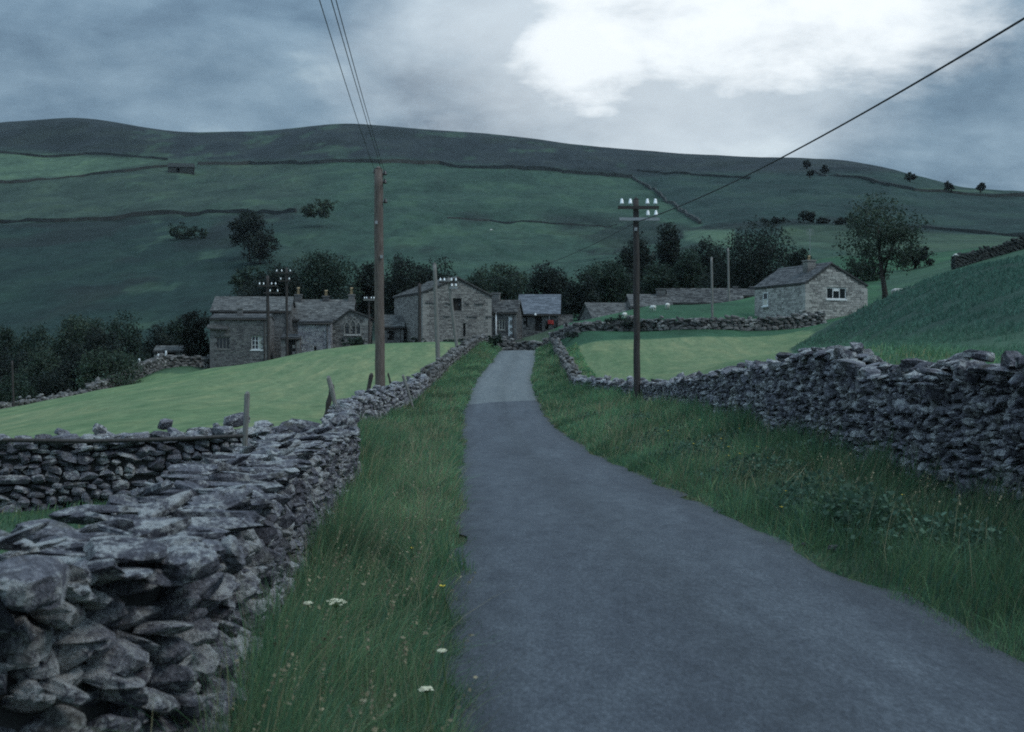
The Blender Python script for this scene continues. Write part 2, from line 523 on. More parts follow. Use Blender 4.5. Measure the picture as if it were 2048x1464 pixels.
# wall lines (road-side face): y, x
LW = np.array([(5.2, -1.12), (7, -1.30), (10.5, -1.62), (16, -2.02), (22, -2.38), (33, -3.7), (44, -4.85), (50, -4.55), (60, -3.95),
               (72, -3.85), (85, -3.75), (98, -3.2), (110, -2.45), (116, -1.7)], float)
RW = np.array([(0, 5.8), (8, 5.6), (15, 5.4), (18, 5.28), (24, 5.12), (32, 4.95), (45, 4.75), (53, 4.68), (60, 3.75), (65, 2.72), (76, 2.85), (88, 2.95), (100, 3.05), (112, 3.1)], float)
def lw_x(y): return np.interp(y, LW[:, 0], LW[:, 1])
def rw_x(y): return np.interp(y, RW[:, 0], RW[:, 1])

RAW = [(-.8, 0, -.02), (-.8, -15, 0), (3.5, -15, 0), (3.5, 0, 0.02), (-8, 0, -.5), (-8, -15, -.5), (9, 0, .6), (9, -15, .5), (5, 4, .0),
       (-1.5, 6, -.06), (-1.8, 10, -.12), (-2.5, 22, -.38), (-4.9, 44, -.5), (-4.0, 60, .05), (-3.8, 85, 1.3), (-2.6, 110, 3.1), (-2.2, 33, -.42),
       (-5, 8, -.6), (-6, 16, -.7), (-7, 20, -.6), (-14, 20, -1.0), (-14, 8, -1.1),
       (3.3, 8, .02), (3.3, 15, .0), (2.6, 24, -.1), (2.4, 40, -.2),
       (5.3, 8, -.02), (5.3, 15, -.05), (5.15, 18, -.05), (5.0, 24, .08), (4.85, 32, .22), (4.6, 45, .22), (4.5, 53, .22), (2.65, 65, .35), (3.6, 60, .28), (4.1, 56.5, .25), (4.7, 48, .22), (4.8, 38, .22), (2.9, 88, 1.5), (3.0, 100, 2.2), (2.9, 110, 2.85),
       (7.0, 8, .95), (6.8, 15, 1.2)]
SKYL = [(-400, 262), (0, 249), (140, 240), (220, 246), (330, 264), (450, 266), (560, 262), (680, 249), (800, 256), (940, 266), (1060, 277), (1200, 294),
        (1300, 302), (1420, 310), (1560, 316), (1640, 318), (1720, 325), (1780, 337), (1860, 358), (1930, 376), (2048, 384), (2450, 390)]
def sky_d(px): return float(np.interp(px, [-400, 1000, 1300, 1640, 1860, 2048, 2450], [900, 900, 850, 760, 640, 600, 620]))
PIX = [(0, 894, 29), (300, 874, 30), (600, 851, 32), (0, 852, 45), (300, 802, 52), (550, 762, 75),
       (0, 819, 60), (200, 780, 74), (420, 738, 95), (600, 708, 108), (740, 690, 115),
       (0, 842, 80), (200, 804, 98), (420, 757, 114), (600, 726, 123), (740, 703, 126), (0, 800, 150), (200, 790, 160), (288, 740, 119), (340, 723, 123), (385, 716, 125), (340, 708, 150), (420, 752, 150),
       (-400, 905, 40), (-400, 872, 62), (-400, 880, 90), (-400, 830, 150),
       (880, 684, 117), (880, 692, 127), (1060, 677, 122), (1060, 672, 134), (900, 645, 170), (600, 668, 170), (1000, 625, 190), (300, 705, 200), (100, 690, 220), (-400, 700, 220),
       (100, 600, 285), (500, 565, 300), (700, 545, 300), (900, 525, 320), (1200, 512, 330),
       (-400, 600, 300), (-400, 500, 400), (-400, 420, 520), (-400, 350, 680),
       (100, 500, 390), (100, 440, 500), (100, 360, 660), (100, 308, 770),
       (500, 485, 380), (500, 428, 480), (500, 380, 600), (500, 327, 740),
       (900, 450, 430), (900, 390, 560), (900, 330, 720), (1300, 450, 430), (1300, 400, 540), (1300, 358, 650),
       (1640, 455, 330), (1640, 400, 450), (1640, 346, 620), (1860, 455, 330), (1860, 410, 440), (2048, 478, 270), (2048, 440, 350), (2048, 405, 480),
       (2450, 478, 270), (2450, 440, 360), (2450, 408, 480),
       (1200, 757, 72), (1350, 751, 60), (1450, 728, 50), (1200, 692, 95), (1400, 681, 95), (1580, 670, 95), (1650, 694, 75), (1600, 728, 36), (1720, 736, 28), (2048, 740, 24), (1800, 704, 45), (2048, 700, 38),
       (1900, 622, 58), (2048, 602, 50), (1745, 609, 82), (1870, 564, 74), (2048, 524, 66), (2450, 490, 62), (2450, 700, 30),
       (1745, 618, 114), (1622, 644, 113), (1540, 650, 112), (1870, 580, 98), (2048, 545, 98), (1780, 588, 130), (1900, 550, 130), (2048, 522, 125), (2048, 497, 150),
       (1800, 548, 170), (1700, 524, 190), (2048, 486, 220), (2450, 486, 200),
       (1400, 664, 102), (1300, 665, 104), (1150, 674, 104), (1300, 641, 113), (1200, 652, 112), (1110, 668, 113),
       (1180, 640, 122), (1300, 612, 132), (1480, 600, 138), (1535, 588, 140), (1300, 620, 150), (1480, 606, 155), (1187, 642, 150),
       (1300, 585, 205), (1500, 552, 205), (1400, 492, 250), (1420, 464, 320), (1150, 600, 205)]
for px, py in SKYL:
    d = sky_d(px)
    PIX += [(px, py, d), (px, py + 30, d * 1.3), (px, py + 75, d * 1.9)]
CTRL = [tuple(r) for r in RAW] + [tuple(P(*p)) for p in PIX]
CTRL = np.array(CTRL)
OFF = 30.0
def _uv(x, y):
    d = y + OFF
    return np.stack([x / d * 4.0, np.log(d)], -1)
def _tps_k(r2):
    return np.where(r2 > 1e-12, 0.5 * r2 * np.log(np.maximum(r2, 1e-12)), 0.0)
_CU = _uv(CTRL[:, 0], CTRL[:, 1])
_q = CTRL[:, 2] / (CTRL[:, 1] + OFF)
_n = len(_CU)
_K = _tps_k(((_CU[:, None] - _CU[None]) ** 2).sum(-1)) + np.eye(_n) * 2e-5
_Pm = np.concatenate([np.ones((_n, 1)), _CU], 1)
_A = np.block([[_K, _Pm], [_Pm.T, np.zeros((3, 3))]])
_W = np.linalg.solve(_A, np.concatenate([_q, np.zeros(3)]))
def _base_h(x, y):
    x = np.asarray(x, float).ravel(); y = np.asarray(y, float).ravel()
    out = np.empty(len(x))
    for s in range(0, len(x), 20000):
        U = _uv(x[s:s + 20000], y[s:s + 20000])
        r2 = ((U[:, None] - _CU[None]) ** 2).sum(-1)
        q = _tps_k(r2) @ _W[:_n] + _W[_n] + U @ _W[_n + 1:]
        out[s:s + 20000] = q * (y[s:s + 20000] + OFF)
    return out

def ground(x, y):
    shp = np.shape(x)
    x = np.asarray(x, float).ravel(); y = np.asarray(y, float).ravel()
    z = _base_h(x, y)
    far = smooth(170, 420, y)
    z = z + (fbm(x / 2.2, y / 2.2, 3, 3) - 0.5) * 0.10 * smooth(2, 20, y)
    z = z + (fbm(x / 34.0, y / 34.0, 11, 4) - 0.5) * 3.2 * far * (1 - 0.75 * smooth(600, 850, y))
    mound = smooth(34, 44, y) * (1 - smooth(78, 92, y)) * smooth(9, 14, x)
    z = z + ((fbm(x / 5.0, y / 9.0, 91, 3) - .5) * .35 + (fbm(x / 1.3, y / 1.9, 93, 2) - .5) * .05) * mound
    # little gullies and scars running down the fell
    g = np.abs(fbm(x / 26.0 + y / 130.0, y / 90.0, 23, 3) - 0.5)
    z = z - np.exp(-(g / 0.035) ** 2) * 1.1 * far * (1 - smooth(560, 800, y))
    rx, rz = road_x(y), road_z(y)
    d = np.abs(x - rx)
    w = (1 - smooth(1.60, 2.9, d)) * (1 - smooth(123, 130, y))
    z = z * (1 - w) + (rz - 0.035) * w
    return z.reshape(shp)

def gz(x, y):
    return float(ground(np.array([x]), np.array([y]))[0])

def hit(px, py, d0=30.0, d1=1500.0):
    """where the line of sight through (px, py) first meets the ground"""
    D = np.exp(np.linspace(math.log(d0), math.log(d1), 900))
    x = (px - 1024) / F * D
    z = EYE - (py - 732) / F * D
    g = ground(x, D)
    k = np.argmax(g >= z)
    if g[k] < z[k]:
        k = len(D) - 1
    return np.array([x[k], D[k], g[k]])

def build_air():
    """thin damp air over the dale, enough for the fell to lose contrast"""
    mb = bpy.data.meshes.new("haze")
    x, y0, y1, z0, z1 = 1900.0, -60.0, 2300.0, -14.0, 420.0
    mb.from_pydata([(-x, y0, z0), (x, y0, z0), (x, y1, z0), (-x, y1, z0), (-x, y0, z1), (x, y0, z1), (x, y1, z1), (-x, y1, z1)], [],
                   [(0, 3, 2, 1), (4, 5, 6, 7), (0, 1, 5, 4), (1, 2, 6, 5), (2, 3, 7, 6), (3, 0, 4, 7)])
    m = bpy.data.materials.new("damp_air"); m.use_nodes = True
    node, link = new_tree(m.node_tree)
    v = node("ShaderNodeVolumePrincipled")
    v.inputs["Color"].default_value = (0.80, 0.88, 0.95, 1)
    v.inputs["Density"].default_value = 0.00004
    v.inputs["Anisotropy"].default_value = 0.2
    out = node("ShaderNodeOutputMaterial")
    link(v.outputs[0], out.inputs["Volume"])
    link_obj("haze", mb, m, None, "stuff")
HAZE = True
if HAZE:
    build_air()
    SC.cycles.volume_bounces = 0

# ------------------------------------------------------------------ ground sheets
def land_colour(x, y, z):
    """what grows where (base colours of the cover, with shade painted in on the left flank)"""
    n = len(x)
    px, py = PX(x, np.maximum(y, 0.5), z)
    past = np.array((.046, .086, .050)); verge = np.array((.035, .055, .032)); hay = np.array((.128, .172, .090))
    hayr = np.array((.122, .164, .086)); rough = np.array((.018, .034, .029)); upper = np.array((.032, .082, .046))
    moor = np.array((.021, .029, .033)); fell = np.array((.030, .061, .046)); pale = np.array((.060, .102, .070))
    C = np.tile(past, (n, 1)).astype(float)
    kind = np.zeros(n, int)                       # 0 ground, 1 left meadow, 2 right meadow, 3 fellside
    wob = (fbm(x / 9.0, y / 9.0, 5, 3) - 0.5)
    # fell
    far = y > 205 + 30 * wob
    kind[far] = 3
    def setc(mask, c):
        C[mask] = c
    setc(far, fell)
    # bracken and rushes, with painted cloud shadow and vignetting, darken the left flank, the enclosures right of the steep wall are rough too
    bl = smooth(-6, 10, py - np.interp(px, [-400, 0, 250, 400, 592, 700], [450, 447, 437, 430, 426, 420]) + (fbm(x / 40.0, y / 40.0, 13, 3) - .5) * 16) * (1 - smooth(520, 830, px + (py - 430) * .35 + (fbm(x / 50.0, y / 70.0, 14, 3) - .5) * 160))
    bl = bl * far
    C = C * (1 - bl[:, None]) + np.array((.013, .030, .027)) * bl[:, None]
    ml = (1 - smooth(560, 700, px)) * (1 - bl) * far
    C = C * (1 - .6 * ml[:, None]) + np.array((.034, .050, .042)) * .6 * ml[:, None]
    rt = smooth(-4, 4, px - np.interp(py, [300, 357, 448, 460], [1262, 1266, 1402, 1410])) * (py < 470) * far
    C = C * (1 - rt[:, None]) + np.array((.020, .040, .037)) * rt[:, None]
    w2 = (fbm(x / 60.0, y / 60.0, 9, 4) - 0.5)
    top = np.interp(px, [-400, 0, 330, 400, 760, 1000, 1265, 1420, 1640, 1830, 2050], [300, 305, 318, 327, 325, 338, 356, 350, 350, 345, 300])
    t = smooth(-3, 14, top - py + w2 * 14) * (y > 400)
    C = C * (1 - t[:, None]) + moor * t[:, None]
    low = smooth(0, 30, np.interp(px, [-400, 0, 600, 800, 1240, 1400, 2100], [445, 447, 426, 432, 446, 450, 400]) - py) * (1 - t) * (y > 300)
    pass
    # rushy dark patches low on the fell
    r = smooth(0.54, 0.66, fbm(x / 28.0, y / 60.0, 31, 4)) * (y > 230) * (1 - low) * 0.75
    C = C * (1 - r[:, None]) + np.array((.013, .020, .020)) * r[:, None]
    r = smooth(0.60, 0.70, fbm(x / 11.0, y / 30.0, 37, 4)) * (y > 230) * (px > 250) * (px < 1250) * 0.55
    C = C * (1 - r[:, None]) + np.array((.040, .074, .052)) * r[:, None]
    def quad(poly, c, soft=6, ymin=150):
        """a field given by its outline"""
        nonlocal C
        poly = np.asarray(poly, float)
        m = np.ones(n) * 1e9
        for i in range(len(poly)):
            a, b = poly[i], poly[(i + 1) % len(poly)]
            e = b - a; L = np.hypot(*e)
            m = np.minimum(m, ((px - a[0]) * -e[1] + (py - a[1]) * e[0]) / L)
        w = smooth(-soft * .3, soft, m) * (y > ymin)
        C = C * (1 - w[:, None]) + np.asarray(c) * w[:, None]
    quad([(-400, 300), (150, 309), (334, 320), (170, 352), (-400, 385)], pale, 5)
    quad([(1690, 356), (1900, 371), (1960, 379), (2150, 384), (2150, 394), (1900, 384), (1840, 381)], pale * .85, 4)
    quad([(1368, 460), (1470, 458), (1470, 498), (1368, 482)], pale, 4)
    quad([(1560, 450), (1700, 448), (1700, 505), (1560, 490)], pale * .62, 5)
    quad([(1590, 482), (1720, 486), (1720, 500), (1590, 490)], pale * .95, 5)
    quad([(1690, 455), (1850, 462), (2150, 480), (2150, 495), (1900, 515), (1690, 520)], pale * .72, 6)
    # valley sides by the hamlet
    m = (y > 118) & (~far) & (px < 1100)
    setc(m, rough)
    m = (y > 98) & (y < 205) & (px > 1050) & (~far)
    setc(m, upper)
    m = (x > rw_x(y)) & (y <= 98) & (y > -30)
    setc(m, past * 1.12)
    # dark hillock on the right
    hb = np.interp(py, [500, 607, 640, 664, 700, 760], [1700, 1735, 1660, 1632, 1588, 1550]) + (fbm(x / 2.6, y / 7.0, 45, 3) - .5) * 46
    m = (y <= 100) & (y > 30) & (x > 4) & (px > hb)
    setc(m, np.array((.027, .057, .044)))
    q_ = m * smooth(640, 715, py + (fbm(x / 3.0, y / 5.0, 44, 3) - .5) * 50)
    C = C * (1 - q_[:, None]) + np.array((.040, .078, .052)) * q_[:, None]
    m = (y > 84) & (y < 175) & (px > 1760)
    setc(m, np.array((.032, .070, .048)))
    # mown meadows
    lm = (x < lw_x(y) - 0.9) & (y > 24.5) & (y < 114 + 0.05 * x) & (px > -700)
    lm &= (y > 21.5 - 0.05 * x)
    C[lm] = hay; kind[lm] = 1
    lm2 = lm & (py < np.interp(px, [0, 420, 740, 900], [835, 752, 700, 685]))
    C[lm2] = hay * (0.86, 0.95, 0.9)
    rm = (x > rw_x(y) + 0.7) & (y < 98.5) & (y > 30) & (px <= hb) & (x > 3.2) & (py > 667 + 6 * np.sin(px / 90.0))
    C[rm] = hayr; kind[rm] = 2
    # banks of the lane
    v = (x > lw_x(y) - 0.5) & (x < rw_x(y) + 0.3) & (y < 122)
    setc(v, verge); kind[v] = 0
    # farmyard earth round the houses
    m = (y > 118) & (y < 150) & (px > 420) & (px < 1110) & (~far)
    C[m] = C[m] * 0.5 + np.array((.07, .068, .055)) * 0.5
    return C, kind

def build_ground():
    ncol, nrow = 380, 450
    s = np.linspace(-1, 1, ncol)
    u = 0.42 * s + 0.30 * s ** 3                       # x / (y + OFF): denser inside the frame
    yr = np.concatenate([np.linspace(-22, 4, 14, endpoint=False), 34 * np.exp(np.linspace(0, math.log(1950 / 34.0), nrow - 14)) - OFF])
    Y, U = np.meshgrid(yr, u, indexing='ij')
    X = U * (Y + OFF)
    Z = ground(X, Y)
    V = np.stack([X.ravel(), Y.ravel(), Z.ravel()], -1)
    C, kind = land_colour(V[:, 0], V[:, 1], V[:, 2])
    idx = np.arange(len(yr) * ncol).reshape(len(yr), ncol)
    Fq = np.stack([idx[:-1, :-1], idx[:-1, 1:], idx[1:, 1:], idx[1:, :-1]], -1).reshape(-1, 4)
    # common smooth normals so that the sheets meet without a seam
    e1 = V[Fq[:, 2]] - V[Fq[:, 0]]; e2 = V[Fq[:, 3]] - V[Fq[:, 1]]
    fn = np.cross(e1, e2)
    N = np.zeros_like(V)
    for k in range(4):
        np.add.at(N, Fq[:, k], fn)
    N /= np.linalg.norm(N, axis=1, keepdims=True) + 1e-12
    fk = kind[Fq[:, 0]]
    for k, nm, mat in ((0, "ground", M["ground"]), (1, "left_meadow", M["meadow"]), (2, "right_meadow", M["meadow"]), (3, "hillside", M["ground"])):
        ff = Fq[fk == k]
        used, inv = np.unique(ff.ravel(), return_inverse=True)
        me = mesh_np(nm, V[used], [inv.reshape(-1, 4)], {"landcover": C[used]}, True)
        me.normals_split_custom_set_from_vertices([tuple(a) for a in N[used]])
        link_obj(nm, me, mat, None, "structure")
build_ground()

def build_road():
    ys = np.concatenate([np.linspace(-18, 30, 121), np.linspace(30.4, 126, 220)])
    t = np.linspace(-1, 1, 13)
    hw = 1.56
    V = []; T = []
    for y in ys:
        cx = float(road_x(y)); z0 = float(road_z(y))
        dx = (float(road_x(y + .1)) - float(road_x(y - .1))) / .2
        ln = math.hypot(1, dx); nx, ny = 1 / ln, -dx / ln
        for tt in t:
            w = hw
            if abs(tt) == 1:
                w = hw + (float(vnoise(y * 1.7, tt * 9 + 3, 4)) - .5) * .26 + (float(vnoise(y * .35, tt * 5, 8)) - .5) * .22
            o = tt * w
            crown = 0.045 * (1 - tt * tt)
            V.append((cx + nx * o, y + ny * o, z0 + crown - .012))
            a = abs(tt)
            T.append(0.95 - 0.75 * max(0, (a - .72) / .28) - 0.28 * math.exp(-((a) / .18) ** 2))
    n = len(t)
    idx = np.arange(len(ys) * n).reshape(len(ys), n)
    Fq = np.stack([idx[:-1, :-1], idx[:-1, 1:], idx[1:, 1:], idx[1:, :-1]], -1).reshape(-1, 4)
    me = mesh_np("road", np.array(V), [Fq], {"tone": np.array(T)}, True)
    link_obj("road", me, M["road"], None, "structure")
build_road()

# ------------------------------------------------------------------ stones
def stone_template(seed, n, slab=False):
    r = np.random.default_rng(seed)
    g = np.linspace(-1, 1, n + 1)
    vid = {}; V = []; Fc = []
    def vert(p):
        k = tuple(np.round(p, 5))
        if k not in vid:
            vid[k] = len(V); V.append(p)
        return vid[k]
    for ax in range(3):
        for sg in (-1, 1):
            a, b = [i for i in range(3) if i != ax]
            for i in range(n):
                for j in range(n):
                    q = []
                    for (ii, jj) in ((i, j), (i + 1, j), (i + 1, j + 1), (i, j + 1)):
                        p = np.zeros(3); p[ax] = sg; p[a] = g[ii]; p[b] = g[jj]
                        q.append(vert(p))
                    flip = (sg > 0) ^ (ax == 1)
                    Fc.append(q if flip else q[::-1])
    V = np.array(V)
    k = r.uniform(3.2, 6.0)
    V = V / ((np.abs(V) ** k).sum(1) ** (1 / k))[:, None]
    # break off corners along random planes
    for _ in range(9 if not slab else 7):
        nn = r.normal(size=3); 
        if slab: nn[2] *= .4
        nn /= np.linalg.norm(nn)
        d = r.uniform(.66, 1.0)
        s = V @ nn
        V = V - np.maximum(s - d, 0)[:, None] * nn
    V += r.normal(size=V.shape) * (.038 if n > 2 else .05)
    V -= (V.max(0) + V.min(0)) / 2
    V /= (V.max(0) - V.min(0))
    return V, np.array(Fc)

TEMPL = {n: [stone_template(100 * n + i, n) for i in range(14)] for n in (2, 4)}
TMESH = {}
def template_mesh(n, i, matkey):
    k = (n, i, matkey)
    if k not in TMESH:
        V, Fc = TEMPL[n][i]
        me = mesh_np("stone", V, [Fc], {"tone": np.full(len(V), .22)}, False)
        me.materials.append(M[matkey])
        TMESH[k] = me
    return TMESH[k]

def rot_matrix(tx, yaw, roll, pitch):
    """x axis along the wall (angle tx), then small turns"""
    return (Matrix.Rotation(tx + yaw, 3, 'Z') @ Matrix.Rotation(pitch, 3, 'Y') @ Matrix.Rotation(roll, 3, 'X'))

def put_stones(stones, root, n_single, hi, matkey, origin):
    """the stones that show largest become parts of their own, the rest one mesh"""
    R = len(stones)
    cen = np.array([s[0] for s in stones]); sc = np.array([s[2] for s in stones])
    y = np.maximum(cen[:, 1], 0.5)
    px, py = PX(cen[:, 0], y, cen[:, 2])
    inframe = (px > -30) & (px < 2078) & (py > -30) & (py < 1490) & (cen[:, 1] > .5)
    size = np.sqrt(sc[:, 0] * sc[:, 2]) / y * np.where(inframe, 1, 0.0)
    order = np.argsort(-size)
    single = order[:n_single] if n_single else order[:0]
    single = [i for i in single if inframe[i]]
    for i in single:
        c, rm, s, t = stones[i]
        o = bpy.data.objects.new("stone", template_mesh(hi, t % 14, matkey))
        COL.objects.link(o)
        o.parent = root
        o.matrix_local = Matrix.Translation(Vector(c) - Vector(origin)) @ rm.to_4x4() @ Matrix.Diagonal((*s, 1))
    rest = np.setdiff1d(np.arange(R), np.array(single, int))
    if len(rest):
        Vs = []; Fs = []; T = []; b = 0
        for i in rest:
            c, rm, s, t = stones[i]
            V, Fc = TEMPL[2][t % 14]
            W = (V * np.array(s)) @ np.array(rm).T + (np.array(c) - np.array(origin))
            Vs.append(W); Fs.append(Fc + b); b += len(V)
            T.append(np.full(len(V), random.random() * .55 + .22 * 0.5))
        me = mesh_np("small_stones", np.concatenate(Vs), [np.concatenate(Fs)], {"tone": np.concatenate(T)}, False)
        link_obj("small_stones", me, M[matkey], root, "stuff")

def dry_wall(label, pts, side, thick, course=(.07, .17), length=(.14, .42), n_single=300, hi=2, matkey="stone", cope=(.16, .42), cope_h=(.07, .16),
             extra=(), seed=1, name="dry_stone_wall", back=False, messy=1.0, group=None, top_jit=.05):
    """pts: (x, y, base z, top z) along the face line; side=+1 when the wall's body lies to the left of the walking direction"""
    r = random.Random(seed)
    pts = np.array(pts, float)
    seg = np.hypot(np.diff(pts[:, 0]), np.diff(pts[:, 1]))
    S = np.concatenate([[0], np.cumsum(seg)])
    L = S[-1]
    def at(s):
        return [float(np.interp(s, S, pts[:, k])) for k in range(4)]
    def tan(s):
        a = at(max(0, s - .15)); b = at(min(L, s + .15))
        return math.atan2(b[1] - a[1], b[0] - a[0])
    origin = tuple(pts[len(pts) // 2][:3])
    root = thing(name, label, "wall", origin, group=group)
    # core
    step = max(.35, L / 160)
    ns = max(2, int(L / step))
    V = []; T = []
    for i in range(ns + 1):
        s = L * i / ns
        x, y, b, t = at(s); a = tan(s)
        nx, ny = -math.sin(a) * side, math.cos(a) * side
        i0, i1 = .13, thick - .13
        for (o, z) in ((i0 - .05, b - .25), (i0 + .05, t - .12), (i1 - .05, t - .12), (i1 + .05, b - .25)):
            V.append((x + nx * o - origin[0], y + ny * o - origin[1], z - origin[2]))
    V = np.array(V)
    Fc = []
    for i in range(ns):
        for k in range(4):
            k2 = (k + 1) % 4
            Fc.append((i * 4 + k, i * 4 + k2, i * 4 + 4 + k2, i * 4 + 4 + k))
    Fc += [(0, 1, 2, 3), (ns * 4 + 3, ns * 4 + 2, ns * 4 + 1, ns * 4)]
    link_obj("wall_core", mesh_np("wall_core", V, [np.array(Fc)]), M["core"], root)
    stones = []
    def add(s, off, z, lx, ly, lz, yaw, roll, pitch):
        x, y, b, t = at(min(max(s, 0), L)); a = tan(min(max(s, 0), L))
        nx, ny = -math.sin(a) * side, math.cos(a) * side
        stones.append(((x + nx * off, y + ny * off, z), rot_matrix(a, yaw, roll, pitch), (lx, ly, lz), r.randrange(14)))
    maxh = float((pts[:, 3] - pts[:, 2]).max())
    faces = [0] + ([1] if back else [])
    for fc in faces:
        h = -.12
        while h < maxh:
            ch = r.uniform(*course) * (1.15 if h < maxh * .35 else .95)
            s = r.uniform(-.2, 0)
            while s < L:
                ln = r.uniform(*length) * (1.0 if r.random() > .12 else 1.6)
                x, y, b, t = at(min(max(s + ln / 2, 0), L))
                hh = t - b
                if h + ch * .7 < hh - .05:
                    zc = b + h + ch / 2 + r.uniform(-.025, .025) * messy
                    bat = .10 * (h / max(hh, .3))
                    dp = r.uniform(.22, .36)
                    off = bat + dp / 2 - .03 + r.uniform(-.05, .04) * messy
                    if fc: off = thick - off
                    lz = ch * r.uniform(.95, 1.35)
                    if r.random() < .10 * messy:
                        lz *= 1.5
                    add(s + ln / 2, off, zc, ln * r.uniform(.98, 1.12), dp, lz, r.gauss(0, .14) * messy, r.gauss(0, .13) * messy, r.gauss(0, .16) * messy)
                s += ln
            h += ch
    # cope: flat and tilted slabs along the top, a second scatter over them
    for ps in (0, 1):
        s = 0
        while s < L:
            ln = r.uniform(*cope)
            x, y, b, t = at(min(s + ln / 2, L))
            if ps == 0:
                for off in ((thick * .27, thick * .74) if thick > .5 else (thick * .5,)):
                    ch = r.uniform(*cope_h)
                    add(s + ln / 2, off + r.uniform(-.06, .06), t - ch * .35 + r.uniform(-top_jit, top_jit * .5), ln * 1.06, thick * r.uniform(.45, .72), ch,
                        r.gauss(0, .25), r.gauss(0, .14), r.gauss(0, .12))
            elif r.random() < .55:
                ch = r.uniform(*cope_h) * r.uniform(.7, 1.3)
                add(s + ln / 2, thick * r.uniform(.2, .8), t + ch * .25 + r.uniform(-top_jit, top_jit), ln * r.uniform(.6, 1.1), thick * r.uniform(.3, .75), ch,
                    r.gauss(0, .5), r.gauss(0, .25), r.gauss(0, .25))
            s += ln
    # closed ends
    for send in (0, L):
        x, y, b, t = at(send)
        h = -.1
        while h < t - b - .05:
            ch = r.uniform(*course)
            o = .1
            while o < thick - .08:
                w = r.uniform(.18, .34)
                add(send + (.06 if send == 0 else -.06), min(o + w / 2, thick - .1), b + h + ch / 2, .30, w * 1.1, ch * 1.2, r.gauss(0, .1), r.gauss(0, .12), r.gauss(0, .1))
                o += w
            h += ch
    for (c, angs, s) in extra:
        stones.append((tuple(c), rot_matrix(0, *angs), s, r.randrange(14)))
    put_stones(stones, root, n_single, hi, matkey, origin)
    return root

def lw_pts(ys, tops):
    out = []
    for y, t in zip(ys, tops):
        x = float(lw_x(y)); out.append((x, y, gz(x + .1, y) - .05, t))
    return out

# near left wall: curls away to the left at its tumbled near end
near = [(-4.6, 3.3, -.45, 1.00), (-3.4, 3.62, -.38, 1.03), (-2.4, 3.95, -.28, 1.02), (-1.75, 4.30, -.15, .98), (-1.36, 4.78, -.08, .93)]
ny = [5.4, 6.4, 8, 10.5, 13, 16, 19, 22]
nt = [.90, .88, .88, .86, .84, .78, .70, .60]
near += [(float(lw_x(y)), y, gz(float(lw_x(y)) + .1, y) - .05, t) for y, t in zip(ny, nt)]
extra = []
def ex(px, py, D, s, yaw=0., roll=0., pitch=0.):
    extra.append((tuple(P(px, py, D)), (yaw, roll, pitch), s))
ex(425, 958, 9.8, (.55, .85, .13), .3, -.20, .14)
ex(455, 1002, 8.6, (.58, .75, .11), .2, -.14, .10)
ex(240, 1026, 7.4, (.20, .26, .19), .4, .1, .1)
ex(168, 1030, 7.2, (.34, .20, .10), -.1, 0, -.16)
ex(535, 940, 11.5, (.55, .75, .10), .4, -.1, .1)
ex(462, 1106, 5.75, (.11, .14, .12), .9, .5, .3)
ex(365, 1120, 5.25, (.24, .26, .10), .5, .3, -.25)
ex(250, 1098, 5.1, (.30, .32, .09), .2, .1, .1)
ex(90, 1062, 6.0, (.30, .32, .10), .1, .1, .05)
ex(60, 1165, 4.45, (.22, .24, .12), .2, .3, .1)
dry_wall("near dry stone wall with tumbled flat slabs along the left verge", near, +1, .72, (.042, .095), (.07, .20), 300, 4, "stone",
         (.06, .18), (.03, .075), extra, seed=6, messy=2.0, top_jit=.05)

# the wall that leaves the corner and runs off to the left
cross = []
for k in range(9):
    f = k / 8
    x = -2.75 + f * (-10.5 + 2.75); y = 22.1 - f * 2.0
    cross.append((x, y, gz(x, y - .3) - .1, float(np.interp(f, [0, .3, .6, 1], [.62, .62, .52, .42]))))
cross = cross[::-1]
dry_wall("dark dry stone wall running off left from the corner, below the mown meadow", cross, +1, .6, (.075, .15), (.11, .30), 300, 2, "stone",
         (.18, .42), (.10, .20), seed=11, messy=1.1, top_jit=.08)

# the left wall beyond the corner
yl = [22.6, 28, 33, 38, 44, 50, 55, 60, 66]
tl = [.55, .45, .42, .45, .50, .62, .80, .92, 1.15]
dry_wall("low left verge wall between the corner and the tall brown pole", lw_pts(yl, tl), +1, .6, (.09, .17), (.16, .40), 200, 2, "stone",
         (.25, .55), (.10, .2), seed=13, messy=1.3, top_jit=.12)
yl = [66.3, 72, 78, 85, 92, 98, 104, 110, 116]
tl = [gz(float(lw_x(y)), y) + .75 for y in yl]
dry_wall("broken pale-topped left wall climbing the verge to the barn", lw_pts(yl, tl), +1, .6, (.12, .22), (.22, .5), 80, 2, "stone_far",
         (.3, .6), (.12, .24), seed=17, messy=1.5, top_jit=.2)

# right wall, near part (road-side face), walked towards the camera's far side so that the body lies right
def rw_pts(ys):
    tp = np.array([(0, 1.75), (8, 1.60), (12, 1.56), (15, 1.58), (15.8, 1.58), (16.8, 1.63), (17.8, 1.66), (18.6, 1.60), (19.6, 1.52), (21, 1.53), (22, 1.66), (22.9, 1.84), (24, 1.90), (25.6, 1.88), (26.6, 1.74), (29, 1.62),
                   (32, 1.54), (38, 1.30), (45, 1.08), (53, .92), (60, .98), (65, 1.04), (70, 1.30), (76, 1.66), (88, 2.30), (100, 3.0), (112, 3.85)])
    return [(float(rw_x(y)), y, gz(float(rw_x(y)) - .15, y) - .06, float(np.interp(y, tp[:, 0], tp[:, 1]))) for y in ys]
rextra = []
def rex(px, py, D, s, yaw=0., roll=0., pitch=0.):
    rextra.append((tuple(P(px, py, D)), (yaw, roll, pitch), s))
rex(1932, 742, 16.6, (.30, .22, .26), .1, .3, .2)
